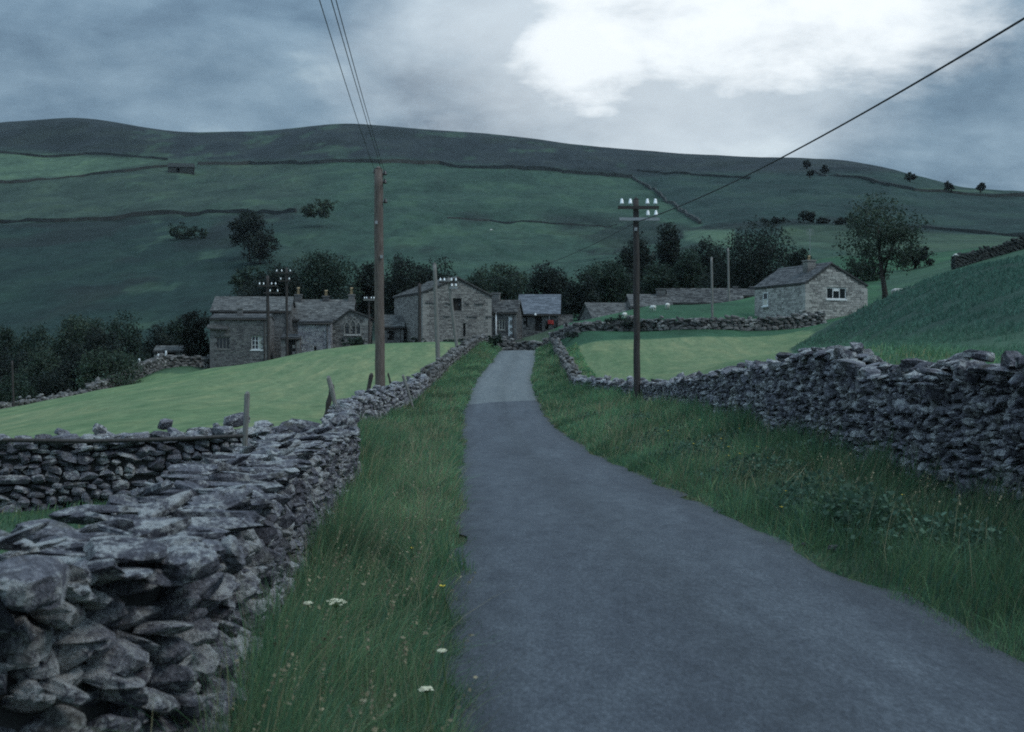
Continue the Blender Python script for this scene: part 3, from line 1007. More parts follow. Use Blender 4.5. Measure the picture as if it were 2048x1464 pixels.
rex(1965, 738, 16.2, (.30, .3, .13), .2, .1, .1)
rex(2020, 742, 15.6, (.45, .5, .12), .1, .1, .05)
rex(1870, 745, 17.6, (.50, .45, .10), .2, .1, .15)
rex(1845, 780, 17.9, (.42, .3, .22), .1, .1, .1)
rex(1690, 738, 22.6, (.42, .3, .20), .1, .1, .1)
rex(1712, 748, 22.0, (.26, .25, .16), .3, .2, .1)
dry_wall("tall dark dry stone wall with a raised hump beside the right verge", rw_pts([9, 11, 13, 15, 16, 17, 18, 19, 20, 21, 22, 23, 24, 25, 26, 27, 29, 32, 36, 40, 45, 49, 53]), -1, .65,
         (.055, .12), (.09, .30), 300, 2, "stone", (.2, .5), (.08, .18), rextra, seed=21, messy=1.2, top_jit=.06)
dry_wall("low right verge wall between the insulator pole and the bend", rw_pts([53.2, 56, 58, 60, 62, 64, 65]), -1, .6,
         (.09, .17), (.16, .40), 120, 2, "stone", (.22, .45), (.10, .2), seed=23, messy=1.2, top_jit=.1)
dry_wall("pale right hand wall climbing straight to the crest of the lane", rw_pts([65.3, 70, 76, 82, 88, 94, 100, 106, 112]), -1, .55,
         (.12, .2), (.2, .45), 60, 2, "stone_far", (.25, .55), (.12, .24), seed=27, messy=1.5, top_jit=.16)

def strip_wall(label, pix, D=None, height=1.2, thick=.6, seed=3, matkey="stone_far", n_single=60, course=(.16, .26), length=(.3, .7), group=None):
    """a field wall whose line is known from points on the ground"""
    pts = []
    for i, p in enumerate(pix):
        if len(p) == 3:
            q = P(*p); q[2] = gz(q[0], q[1])
        else:
            q = hit(*p)
        pts.append(q)
    if pts[0][0] > pts[-1][0]:
        pts = pts[::-1]
    full = []
    for a, b in zip(pts[:-1], pts[1:]):
        n = max(1, int(np.hypot(*(b - a)[:2]) / 4))
        for k in range(n):
            full.append(a + (b - a) * k / n)
    full.append(pts[-1])
    rr = random.Random(seed)
    arr = []
    for q in full:
        z = gz(q[0], q[1])
        arr.append((q[0], q[1], z - .15, z + height * rr.uniform(.85, 1.12)))
    return dry_wall(label, arr, +1, thick, course, length, n_single, 2, matkey, (.4, .8), (.16, .3), seed=seed, messy=1.3, top_jit=.15, group=group)

strip_wall("dark wall across the lane head in front of the slate roofed outbuilding", [(992, 700, 119), (1040, 700, 119.5), (1092, 700, 119)], height=.95, seed=31, n_single=60)
strip_wall("field wall below the cottage, along the top of the right meadow", [(1096, 672, 113), (1150, 672, 106), (1290, 664, 105), (1400, 662, 104), (1520, 655, 105), (1650, 645, 106)], height=.85, seed=33, n_single=120)
strip_wall("dark wall in the dip beyond the left meadow, under the trees", [(-60, 815, 82), (60, 800, 88), (200, 770, 104), (330, 735, 117), (425, 720, 121)], height=1.0, seed=35, n_single=100)
strip_wall("dark wall on the green rise at the right edge behind the hillock", [(1912, 516, 142), (1980, 505, 145), (2060, 494, 148), (2200, 490, 150)], height=1.25, seed=37, n_single=60, matkey="fellwall")

def fell_wall(label, pix, height=1.5, thick=.9, seed=0, name="field_wall"):
    """a distant wall: one ridge of stone following the ground, ragged along the top"""
    pts = [hit(px, py, 120) for px, py in pix]
    full = []
    for a, b in zip(pts[:-1], pts[1:]):
        n = max(1, int(np.hypot(*(b - a)[:2]) / 3))
        for k in range(n):
            full.append((a + (b - a) * k / n)[:2])
    full.append(pts[-1][:2])
    full = np.array(full)
    g = ground(full[:, 0], full[:, 1])
    o = np.array([full[len(full) // 2][0], full[len(full) // 2][1], g[len(full) // 2]])
    root = thing(name, label, "wall", o)
    rr = np.random.default_rng(seed)
    V = []; Fc = []
    n = len(full)
    d = np.gradient(full, axis=0); d /= np.linalg.norm(d, axis=1, keepdims=True) + 1e-9
    nrm = np.stack([-d[:, 1], d[:, 0]], -1)
    height = height * .72
    hh = height * (0.75 + 0.45 * vnoise(np.arange(n) * .35, np.zeros(n), seed)) + rr.uniform(-.12, .12, n)
    gap = vnoise(np.arange(n) * .09, np.full(n, 3.3), seed + 5)
    hh = np.where(gap < .14, hh * .45, hh)
    for i in range(n):
        for (w, z) in ((-.5, -.4), (-.36, 1.0), (.36, 1.0), (.5, -.4)):
            p = full[i] + nrm[i] * w * thick
            V.append((p[0] - o[0], p[1] - o[1], g[i] + (hh[i] if z > 0 else z) - o[2]))
    for i in range(n - 1):
        for k in range(3):
            Fc.append((i * 4 + k, i * 4 + k + 1, i * 4 + 5 + k, i * 4 + 4 + k))
    Fc += [(0, 1, 2, 3), (n * 4 - 1, n * 4 - 2, n * 4 - 3, n * 4 - 4)]
    me = mesh_np("wall_body", np.array(V), [np.array(Fc)], {"tone": np.repeat(rr.uniform(.2, .8, n), 4)})
    link_obj("wall_body", me, M["fellwall"], root)
    return root
fell_wall("long dark fell wall climbing left to right above the hamlet's lone tree", [(-150, 452), (0, 447), (110, 445), (250, 437), (400, 430), (500, 429), (592, 426)], 1.7, seed=41)
fell_wall("lower edge wall of the pale field high on the left fell", [(-150, 380), (0, 366), (170, 353), (250, 345), (335, 334)], 1.8, seed=42)
fell_wall("upper edge wall of the pale field high on the left fell", [(-150, 303), (0, 306), (170, 310), (270, 315), (335, 321)], 1.5, seed=43)
fell_wall("long high wall between green fell and dark moor, across the middle", [(395, 330), (500, 329), (640, 328), (760, 327), (880, 329), (1000, 338), (1130, 348), (1265, 357)], 2.3, 1.1, seed=44)
fell_wall("wall falling steeply down the fell behind the insulator pole", [(1265, 357), (1300, 379), (1350, 412), (1400, 448)], 1.6, .9, seed=45)
fell_wall("faint moor wall right of the cable near the skyline", [(1275, 343), (1350, 347), (1450, 354), (1500, 358)], 1.3, seed=46)
fell_wall("fell wall under the pale field on the right skyline", [(1630, 345), (1690, 354), (1750, 366), (1830, 382), (1900, 386), (2060, 393)], 1.5, seed=47)
fell_wall("low wall along the foot of the right fell", [(1800, 452), (1870, 459), (1940, 466), (2060, 474)], 1.1, seed=48)
fell_wall("old track edge crossing the fell left of the insulator pole", [(895, 437), (980, 441), (1060, 445), (1235, 450)], .6, .8, seed=49)

# ------------------------------------------------------------------ buildings
def facing(mb, org, ua, va, nrm, inside, u1, v1, openings, course=(.09, .17), length=(.14, .42), r=None, v0=0.0):
    """courses of walling stone, each a little proud of the wall behind it"""
    org, ua, va, nrm = (np.asarray(a, float) for a in (org, ua, va, nrm))
    v = v0
    while v < v1:
        h = r.uniform(*course)
        u = -r.uniform(0, .3)
        while u < u1:
            w = r.uniform(*length)
            a, b, c, d = max(u, 0) + .008, min(u + w, u1) - .008, v + .006, v + h - .006
            u += w
            if b - a < .06:
                continue
            mu = (a + b) / 2
            if not (inside(a, d) and inside(b, d) and inside(mu, d)):
                continue
            if any(a < o[1] and b > o[0] and c < o[3] and d > o[2] for o in openings):
                # trim against the reveal
                ok = False
                for o in openings:
                    if a < o[1] and b > o[0] and c < o[3] and d > o[2]:
                        if o[0] - a > .08: b = o[0]; ok = True
                        elif b - o[1] > .08: a = o[1]; ok = True
                        break
                if not ok or b - a < .06:
                    continue
            p = r.uniform(.012, .040)
            q = [org + ua * x + va * z for x, z in ((a, c), (b, c), (b, d), (a, d))]
            f = [k + nrm * (p + r.uniform(-.006, .006)) for k in q]
            mb.add(q + f, [(4, 5, 6, 7), (0, 1, 5, 4), (1, 2, 6, 5), (2, 3, 7, 6), (3, 0, 4, 7)], r.random())
        v += h

def slate_plane(mb, org, A, B, r, course=.27, width=(.28, .5)):
    org, A, B = (np.asarray(a, float) for a in (org, A, B))
    la, lb = np.linalg.norm(A), np.linalg.norm(B)
    a, b = A / la, B / lb
    n = np.cross(a, b)
    if n[2] < 0: n = -n
    nc = max(2, int(lb / course))
    for k in range(nc):
        v0 = lb * k / nc; v1 = min(lb, lb * (k + 1) / nc + .07)
        u = -r.uniform(0, .3)
        while u < la:
            w = r.uniform(*width)
            x0, x1 = max(u, 0) + .004, min(u + w, la) - .004
            u += w
            if x1 - x0 < .05: continue
            dv = r.uniform(-.02, .02)
            t = r.uniform(.03, .05)
            q = [org + a * x0 + b * (v0 + dv) + n * .03, org + a * x1 + b * (v0 + dv) + n * .03, org + a * x1 + b * v1 + n * .004, org + a * x0 + b * v1 + n * .004]
            mb.add(q + [p + n * t for p in q], [(4, 5, 6, 7), (0, 1, 5, 4), (1, 2, 6, 5), (2, 3, 7, 6), (3, 0, 4, 7)], r.random())

def window(root, u0, u1, v0, v1, y, mullions=(), transoms=(), frame="white", depth=.14, pane="glass", sill=True, name="window", blind=None):
    mb = MB(); b = .065
    mb.box(u0, u1, y + depth, y + depth + .06, v0, v0 + b); mb.box(u0, u1, y + depth, y + depth + .06, v1 - b, v1)
    mb.box(u0, u0 + b, y + depth, y + depth + .06, v0 + b, v1 - b); mb.box(u1 - b, u1, y + depth, y + depth + .06, v0 + b, v1 - b)
    us = [u0 + b] + [u0 + (u1 - u0) * m for m in mullions] + [u1 - b]
    vs = [v0 + b] + [v0 + (v1 - v0) * m for m in transoms] + [v1 - b]
    for m in us[1:-1]:
        mb.box(m - .028, m + .028, y + depth + .005, y + depth + .055, v0 + b, v1 - b)
    for m in vs[1:-1]:
        for i in range(len(us) - 1):
            mb.box(us[i] + .03, us[i + 1] - .03, y + depth + .01, y + depth + .05, m - .022, m + .022)
    w = mb.build(name, M[frame], root)
    for i in range(len(us) - 1):
        for j in range(len(vs) - 1):
            p = MB(); p.box(us[i] + .01, us[i + 1] - .01, y + depth + .025, y + depth + .035, vs[j] + .01, vs[j + 1] - .01)
            p.build("pane", M["glass"] if not (blind and (i, j) in blind) else M[blind[(i, j)]], w)
    if sill:
        s = MB(); s.box(u0 - .08, u1 + .08, y - .07, y + .12, v0 - .11, v0 - .002); s.build("sill", M[frame] if sill == "paint" else M["house_stone"], w)
    return w

def door(root, u0, u1, v0, v1, y, mat="void", depth=.16, frame=None):
    mb = MB(); n = max(3, int((u1 - u0) / .2))
    for k in range(n):
        a = u0 + (u1 - u0) * k / n; b = u0 + (u1 - u0) * (k + 1) / n
        mb.box(a + .006, b - .006, y + depth, y + depth + .05, v0, v1)
    d = mb.build("door", M[mat], root)
    h = MB(); h.box(u1 - .16, u1 - .10, y + depth - .03, y + depth - .002, v0 + (v1 - v0) * .48, v0 + (v1 - v0) * .55); h.build("handle", M["iron"], d)
    if frame:
        f = MB(); f.box(u0 - .07, u0, y + depth - .02, y + depth + .06, v0, v1); f.box(u1, u1 + .07, y + depth - .02, y + depth + .06, v0, v1); f.box(u0 - .07, u1 + .07, y + depth - .02, y + depth + .06, v1, v1 + .08)
        f.build("door_frame", M[frame], d)
    return d

def chimney(root, x, y, z0, w, h, pots=1, mat="farm_stone", pot_h=.75, pd=.11, r=None):
    mb = MB(); rr = r or random.Random(3)
    z = z0
    while z < z0 + h - .12:
        c = rr.uniform(.14, .2); j = rr.uniform(-.012, .012)
        mb.box(x - w / 2 + j, x + w / 2 + j, y - w / 2 - j, y + w / 2 - j, z, min(z + c - .01, z0 + h - .12), rr.random()); z += c
    mb.box(x - w / 2 - .06, x + w / 2 + .06, y - w / 2 - .06, y + w / 2 + .06, z0 + h - .12, z0 + h, .6)
    c = mb.build("chimney", M[mat], root)
    for k in range(pots):
        px_ = x + (k - (pots - 1) / 2) * .34
        p = MB(); p.tube([(px_, y, z0 + h), (px_, y, z0 + h + pot_h * .85), (px_, y, z0 + h + pot_h * .86), (px_, y, z0 + h + pot_h)], [pd, pd * .82, pd * 1.05, pd * 1.0], 10)
        p.build("chimney_pot", M["pot"], c, True)
    return c

def house(name, label, cat, D, px0, px1, eave, ridge, foot, depth, roof='x', yaw=0.0, stone="farm_stone", slate="slates", openings=(), ridge_px=None, over=.16, seed=1,
          eave_r=None, sides=(True, True), course=(.09, .17), length=(.14, .42)):
    """a stone building drawn from its front wall; openings are (px0, px1, top, bottom)"""
    r = random.Random(seed)
    O = P(px0, foot, D)
    k = D / F
    W = (px1 - px0) * k / math.cos(yaw)
    z_of = lambda py: (foot - py) * k
    u_of = lambda px: (px - px0) * k / math.cos(yaw)
    root = thing(name, label, cat, O, yaw)
    He, Hr = z_of(eave), z_of(ridge)
    Her = He if eave_r is None else z_of(eave_r)
    ops = [(u_of(a), u_of(b), z_of(d), z_of(c)) for a, b, c, d in openings]
    T = .42
    apex = u_of(ridge_px) if ridge_px else W / 2
    # front wall in pieces round the openings
    mb = MB()
    top_flat = min(He, Her)
    us = sorted({0, W} | {o[i] for o in ops for i in (0, 1)}); vs = sorted({-1.2, top_flat} | {o[i] for o in ops for i in (2, 3) if o[i] < top_flat})
    for i in range(len(us) - 1):
        for j in range(len(vs) - 1):
            cu, cv = (us[i] + us[i + 1]) / 2, (vs[j] + vs[j + 1]) / 2
            if any(o[0] < cu < o[1] and o[2] < cv < o[3] for o in ops): continue
            mb.box(us[i], us[i + 1], 0, T, vs[j], vs[j + 1])
    mb.box(0, T, T, depth - T, -1.2, He if roof == 'y' else He); mb.box(W - T, W, T, depth - T, -1.2, Her)
    mb.box(0, W, depth - T, depth, -1.2, top_flat)
    if roof == 'y':
        g = [(0, top_flat), (W, top_flat), (W, Her), (apex, Hr - .05), (0, He)]
        for yy in (0, depth - T):
            mb.prism([(a, yy + .001, b) for a, b in g][::-1] if False else [(a, yy + .001, b) for a, b in g], (0, T - .002, 0))
    else:
        for xx in (0, W - T):
            mb.prism([(xx + .001, 0, He), (xx + .001, depth, He), (xx + .001, depth / 2, Hr - .05)], (T - .002, 0, 0))
    body = mb.build("wall", M["mortar"], root)
    # floor inside, dark
    fl = MB(); fl.box(T, W - T, T, depth - T, -1.2, -.05); fl.build("floor_slab", M["void"], root)
    st = MB()
    if roof == 'y':
        def ins(u, v):
            lim = (He + (Hr - He) * u / max(apex, .01)) if u < apex else (Her + (Hr - Her) * (W - u) / max(W - apex, .01))
            return v < lim - .04
        facing(st, (0, 0, 0), (1, 0, 0), (0, 0, 1), (0, -1, 0), ins, W, Hr, ops, course, length, r, -.6)
    else:
        facing(st, (0, 0, 0), (1, 0, 0), (0, 0, 1), (0, -1, 0), lambda u, v: v < He + .02, W, He, ops, course, length, r, -.6)
    for sd in (0, 1):
        if not sides[sd]: continue
        if roof == 'y':
            ins2 = lambda u, v, h=(He, Her)[sd]: v < h + .02; top = (He, Her)[sd]
        else:
            ins2 = lambda u, v: v < He + (Hr - He) * (1 - abs(u - depth / 2) / (depth / 2)) - .04; top = Hr
        if sd == 0:
            facing(st, (0, depth, 0), (0, -1, 0), (0, 0, 1), (-1, 0, 0), ins2, depth, top, [], course, length, r, -.6)
        else:
            facing(st, (W, 0, 0), (0, 1, 0), (0, 0, 1), (1, 0, 0), ins2, depth, top, [], course, length, r, -.6)
    so = st.build("walling_stones", M[stone], root, kind="stuff")
    # quoins
    qn = MB()
    for xx in (0, W):
        v = -.3; kq = 0
        lim = He if xx == 0 else Her
        while v < lim - .35:
            h = r.uniform(.26, .36); l = .55 if kq % 2 else .32
            if xx == 0: qn.box(-.05, l, -.055, .0 + (.3 if kq % 2 else .5), v, v + h - .012, r.uniform(.4, 1))
            else: qn.box(W - l, W + .05, -.055, (.3 if kq % 2 else .5), v, v + h - .012, r.uniform(.4, 1))
            v += h; kq += 1
    qn.build("quoins", M[stone], root, kind="stuff")
    # roof
    rb = MB(); sl = MB()
    if roof == 'x':
        e = over
        sl_y = (Hr - He) / (depth / 2)
        for sgn in (0, 1):
            y0, y1 = (-e, depth / 2) if sgn == 0 else (depth + e, depth / 2)
            ze = He - sl_y * e
            rb.prism([(-e, y0, ze), (-e, y1, Hr), (-e, y1, Hr + .07), (-e, y0, ze + .07)], (W + 2 * e, 0, 0))
            slate_plane(sl, (-e, y0, ze + .07), (W + 2 * e, 0, 0), (0, y1 - y0, Hr - ze), r)
        u = -e
        while u < W + e:
            w = r.uniform(.4, .6); sl.prism([(u, depth / 2 - .16, Hr + .06), (u, depth / 2 + .16, Hr + .06), (u, depth / 2, Hr + .20)], (min(w, W + e - u) - .01, 0, 0), r.random()); u += w
    else:
        e = over
        for sgn in (0, 1):
            if sgn == 0:
                m = (Hr - He) / apex; xe, ze, xr = -e, He - m * e, apex
            else:
                m = (Hr - Her) / (W - apex); xe, ze, xr = W + e, Her - m * e, apex
            rb.prism([(xe, -e, ze), (xr, -e, Hr), (xr, -e, Hr + .07), (xe, -e, ze + .07)], (0, depth + 2 * e, 0))
            slate_plane(sl, (xe, -e, ze + .07), (0, depth + 2 * e, 0), (xr - xe, 0, Hr - ze), r)
        u = -e
        while u < depth + e:
            w = r.uniform(.4, .6); sl.prism([(apex - .16, u, Hr + .06), (apex + .16, u, Hr + .06), (apex, u, Hr + .20)], (0, min(w, depth + e - u) - .01, 0), r.random()); u += w
    ro = rb.build("roof", M["roofbase"], root)
    if roof == 'x':
        gu = MB(); zg = He - (Hr - He) / (depth / 2) * over - .03
        gu.tube([(-over, -over - .05, zg), (W + over, -over - .05, zg)], .055, 6); gu.tube([(W - .25, -.09, zg), (W - .25, -.09, -.4)], .04, 6)
        gu.build("gutter", M["darkwood"], root, True)
    sl.build("roof_slates", M[slate], ro, kind="stuff")
    return root, dict(W=W, He=He, Hr=Hr, u=u_of, z=z_of, k=k, depth=depth, ops=ops, r=r)

# --- farmhouse, main range
fh, g = house("farmhouse", "long grey stone farmhouse with stone slate roof, left end of the hamlet", "house", 126, 424, 577, 622, 594, 742, 5.6, 'x', 0.06, "farm_stone", "slates",
              openings=[(571, 583, 633, 655)], seed=51)
o = g["ops"][0]
# --- front wing with the white window
fw, g2 = house("farmhouse_wing", "tall blocky front wing of the farmhouse with one white sash window", "house", 120, 421, 534, 638, 630, 745, 4.6, 'x', 0.05, "farm_stone", "darkslates",
               openings=[(502, 524, 672, 699), (431, 459, 674, 698)], over=.08, seed=52)
a = g2["ops"][0]; window(fw, *a, 0, (.33, .62), (.33, .66), "white", .10, sill="paint", blind={(2, 0): "cream", (2, 1): "cream", (2, 2): "cream"})
a = g2["ops"][1]; window(fw, *a, 0, (.25, .5, .75), (), "greywood", .10)
lt = MB(); lt.prism([(-.25, -.35, g2["z"](655)), (-.25, .1, g2["z"](648)), (-.25, .1, g2["z"](650)), (-.25, -.35, g2["z"](658))], (1.75, 0, -.1)); lt.build("hood_mould", M["slates"], fw)
chimney(fw, g2["u"](474), 1.6, g2["z"](634), .42, g2["z"](614) - g2["z"](634), 0, "farm_stone")
# --- middle range with three chimneys
mr, g3 = house("farmhouse_middle_range", "middle farmhouse range with three chimneys carrying buff pots", "house", 129, 575, 702, 640, 600, 730, 6.2, 'x', 0.03, "farm_stone", "slates",
               openings=[(571.5 + 1.5, 582, 632 + 9, 656)], seed=53)
a = g3["ops"][0]; window(mr, *a, 0, (), (.5,), "white", .08, sill="paint", blind={(0, 1): "white"})
zr = g3["Hr"]
chimney(mr, g3["u"](588.5), 3.1, zr - .3, .62, g3["z"](585) - zr + .3, 1, "farm_stone", .62, .13)
chimney(mr, g3["u"](645), 3.1, zr - .3, .55, g3["z"](588) - zr + .3, 1, "farm_stone", .5, .15)
chimney(mr, g3["u"](697), 3.1, zr - .5, .55, g3["z"](585) - zr + .5, 1, "farm_stone", .62, .13)
# --- dark porch block in front of it
pb, g4 = house("outbuilding", "dark stone outbuilding with pent roof in front of the middle range", "outbuilding", 122, 597, 660, 647, 643, 718, 3.4, 'x', 0.03, "stone", "darkslates",
               openings=[(628, 633, 694, 716)], seed=54, over=.1)
a = g4["ops"][0]; door(pb, *a, 0, "void", .12)
# --- low dark cart shed
cs, g5 = house("cart_shed", "low black boarded shed between farmhouse wing and outbuilding", "shed", 121, 563, 598, 677, 672, 724, 3.0, 'x', 0.03, "farm_stone", "darkslates",
               openings=[(566, 596, 680, 722)], seed=55, over=.1)
a = g5["ops"][0]; door(cs, *a, 0, "void", .1)
# --- chapel-like gable with three lancets
cp, g6 = house("chapel", "small stone gable building with a triple pointed window", "chapel", 124, 658, 736, 653, 621, 696, 7.0, 'y', 0.05, "house_stone", "slates",
               openings=[(689.5, 698, 645, 668), (700.5, 710, 640, 668), (712.5, 720.5, 645, 668)], ridge_px=700, eave_r=634, seed=56)
for i, a in enumerate(g6["ops"]):
    u0, u1, v0, v1 = a
    w = window(cp, u0, u1, v0, v1, 0, (), (.28, .52, .76), "greywood", .12, sill=False)
    sp = MB(); um = (u0 + u1) / 2; hh = (v1 - v0) * .24
    sp.prism([(u0, .02, v1 - hh), (um, .02, v1), (u0, .02, v1)], (0, .11, 0), .6); sp.prism([(u1, .02, v1 - hh), (u1, .02, v1), (um, .02, v1)], (0, .11, 0), .6)
    su = MB()
    for s_ in (u0 - .09, u1): su.box(s_, s_ + .09, -.06, .03, v0, v1 - hh, .9)
    su.prism([(u0 - .09, -.06, v1 - hh), (u0, -.06, v1 - hh), (um, -.06, v1 + .01), (um, -.06, v1 + .14)], (0, .09, 0), .9)
    su.prism([(u1 + .09, -.06, v1 - hh), (um, -.06, v1 + .14), (um, -.06, v1 + .01), (u1, -.06, v1 - hh)], (0, .09, 0), .9)
    sp.build("spandrel", M["house_stone"], w); su.build("surround", M["house_stone"], w)
sl_ = MB(); sl_.box(g6["u"](688), g6["u"](722), -.14, .05, g6["z"](671.5), g6["z"](668.5), .9); sl_.build("sill", M["pale_stone"], cp)
# --- the barn
bn, g7 = house("barn", "big stone field barn with a square hay hole in its gable", "barn", 124, 846, 981, 585, 555, 700, 9.0, 'y', 0.36, "house_stone", "slates",
               openings=[(905, 922, 596, 620), (925, 930, 646, 672)], ridge_px=914, eave_r=589, seed=57)
a = g7["ops"][0]; door(bn, *a, 0, "void", .2)
a = g7["ops"][1]; door(bn, *a, 0, "void", .2)
td = MB()
for v in (606, 632):
    u = .2
    while u < g7["W"] - .3:
        w_ = random.uniform(.3, .6)
        if random.random() < .6 and not (g7["u"](898) < u < g7["u"](926)):
            td.box(u, u + w_, -.13, .02, g7["z"](v), g7["z"](v) + .13, random.random())
        u += w_ + .02
td.build("through_stones", M["farm_stone"], bn, kind="stuff")
# --- lean-to left of the barn
ln_, g8 = house("lean_to", "little grey lean-to against the barn's left side", "shed", 128, 766, 806, 654, 632, 690, 4.0, 'x', 0.1, "farm_stone", "slates", openings=[(775, 788, 662, 680)], seed=58)
door(ln_, *g8["ops"][0], 0, "void", .15)
# --- low cottage right of the barn with white door
ct, g9 = house("porch_cottage", "low stone cottage with a white door, joined to the barn's right side", "house", 127, 978, 1032, 625, 602, 690, 4.6, 'x', -0.12, "farm_stone", "slates",
               openings=[(1016.5, 1027, 633, 672), (998, 1010, 640, 660)], seed=59)
door(ct, *g9["ops"][0], 0, "white", .05, "cream")
window(ct, *g9["ops"][1], 0, (.5,), (), "cream", .08)
dp = MB(); dp.tube([(g9["u"](992.5), -.12, 0), (g9["u"](992.5), -.12, g9["He"])], .07, 8); dp.build("downpipe", M["white"], ct, True)
chimney(ct, g9["u"](985), 2.3, g9["Hr"] - .3, .7, 1.15, 0, "farm_stone")
# --- blue slate outbuilding
bs, g10 = house("slate_roofed_byre", "stone byre under a smooth blue slate roof", "outbuilding", 134, 1040, 1116, 627, 590, 680, 5.6, 'x', -0.05, "farm_stone", "blueslate",
                openings=[(1045, 1055, 632, 655), (1070, 1084, 634, 662)], seed=60, over=.25)
door(bs, *g10["ops"][0], 0, "void", .15); door(bs, *g10["ops"][1], 0, "void", .15)
lamp = MB(); u_ = g10["u"](1071); lamp.tube([(u_, .02, g10["He"] - .05), (u_, -.3, g10["He"] - .02)], .025, 6); lamp.tube([(u_, -.3, g10["He"] + .02), (u_, -.3, g10["He"] - .16)], [.05, .13], 10)
lamp.build("wall_lamp", M["white"], bs)
br, g11 = house("lean_to_shed", "low stone shed at the right end of the blue slate byre", "shed", 136, 1112, 1142, 652, 632, 672, 3.6, 'x', -0.05, "farm_stone", "slates", openings=[], seed=61)
# --- the terrace of roofs behind the green rise
t1, q1 = house("terrace_cottage", "left cottage of the sunken terrace, hipped end showing over the green rise", "house", 146, 1188, 1268, 640, 606, 668, 6.5, 'x', 0.2, "farm_stone", "slates", seed=62)
t2, q2 = house("terrace_cottage", "middle cottage of the sunken terrace with a stubby chimney on its right end", "house", 148, 1264, 1345, 614, 589, 650, 6.2, 'x', 0.05, "farm_stone", "slates", seed=63)
chimney(t2, q2["u"](1331), 3.1, q2["Hr"] - .4, .9, 1.2, 0, "farm_stone")
t3, q3 = house("terrace_cottage", "right cottage of the sunken terrace with the longest stone slate roof", "house", 150, 1340, 1486, 606, 577, 640, 6.2, 'x', -0.03, "farm_stone", "slates", seed=64)
t4, q4 = house("terrace_cottage", "far right end cottage of the sunken terrace, with two small stacks", "house", 153, 1468, 1522, 592, 578, 620, 6.0, 'x', -0.1, "farm_stone", "slates", seed=65)
for px_ in (1474, 1507):
    chimney(t4, q4["u"](px_), 3.0, q4["Hr"] - .3, .5, .75, 0, "farm_stone")
# --- the pale cottage on the right
ck, gc = house("stone_cottage", "pale stone cottage with white three-light window in its gable", "house", 112, 1611, 1746, 566, 527, 648, 7.8, 'y', 0.36, "pale_stone", "darkslates",
               openings=[(1657, 1700, 574, 597)], ridge_px=1667, eave_r=569, seed=67, over=.10, course=(.11, .22), length=(.16, .48))
window(ck, *gc["ops"][0], 0, (.33, .67), (), "white", .03, sill="paint")
sw_ = window(ck, 1.5, 2.25, gc["z"](606), gc["z"](578), -.16, (), (.5,), "white", .06, sill="paint", blind={(0, 0): "cream"})
sw_.rotation_euler = (0, 0, -math.pi / 2); sw_.location = (0, gc["depth"], 0)
tb = MB(); a = gc["ops"][0]; uu0 = a[0] + (a[1] - a[0]) * .33; uu1 = a[0] + (a[1] - a[0]) * .67; vv = a[2] + (a[3] - a[2]) * .7
tb.box(uu0, uu1, .02, .08, vv, vv + .06); tb.box(uu0 + .08, uu1 - .08, .03, .05, vv + .06, a[3] - .07); tb.build("open_toplight", M["white"], ck)
chimney(ck, gc["u"](1649), 2.0, gc["Hr"] - .7, .75, 1.15, 1, "house_stone", .35, .12)
am = MB(); am.tube([(gc["u"](1651), 2.0, gc["Hr"] + .3), (gc["u"](1651), 2.0, gc["Hr"] + 3.0)], .02, 6)
for k_ in range(4): am.tube([(gc["u"](1651) - .35, 2.0, gc["Hr"] + 2.5 + k_ * .14), (gc["u"](1651) + .35, 2.0, gc["Hr"] + 2.5 + k_ * .14)], .01, 5)
am.build("roof_aerial", M["iron"], ck)
# --- field barn high on the fell, ruined byre lower left
hb = hit(332, 345, 200)
Dh = float(hb[1])
fb, gb = house("field_barn", "tiny ruined field barn high on the left fell beside the pale field", "barn", Dh, 336, 386, 333, 324, 346, 8.0, 'x', 0.2, "fellwall", "fellwall", openings=[(352, 358, 334, 345)], seed=68, course=(.4, .7), length=(.6, 1.5))
rb_, grb = house("ruined_byre", "low pale roofed hut with an open dark front, left of the black evergreen", "shed", 124, 309, 372, 703, 695, 724, 3.0, 'x', 0.1, "house_stone", "slates", openings=[(315, 350, 704, 722)], seed=69, over=.1)
door(rb_, *grb["ops"][0], 0, "void", .25)

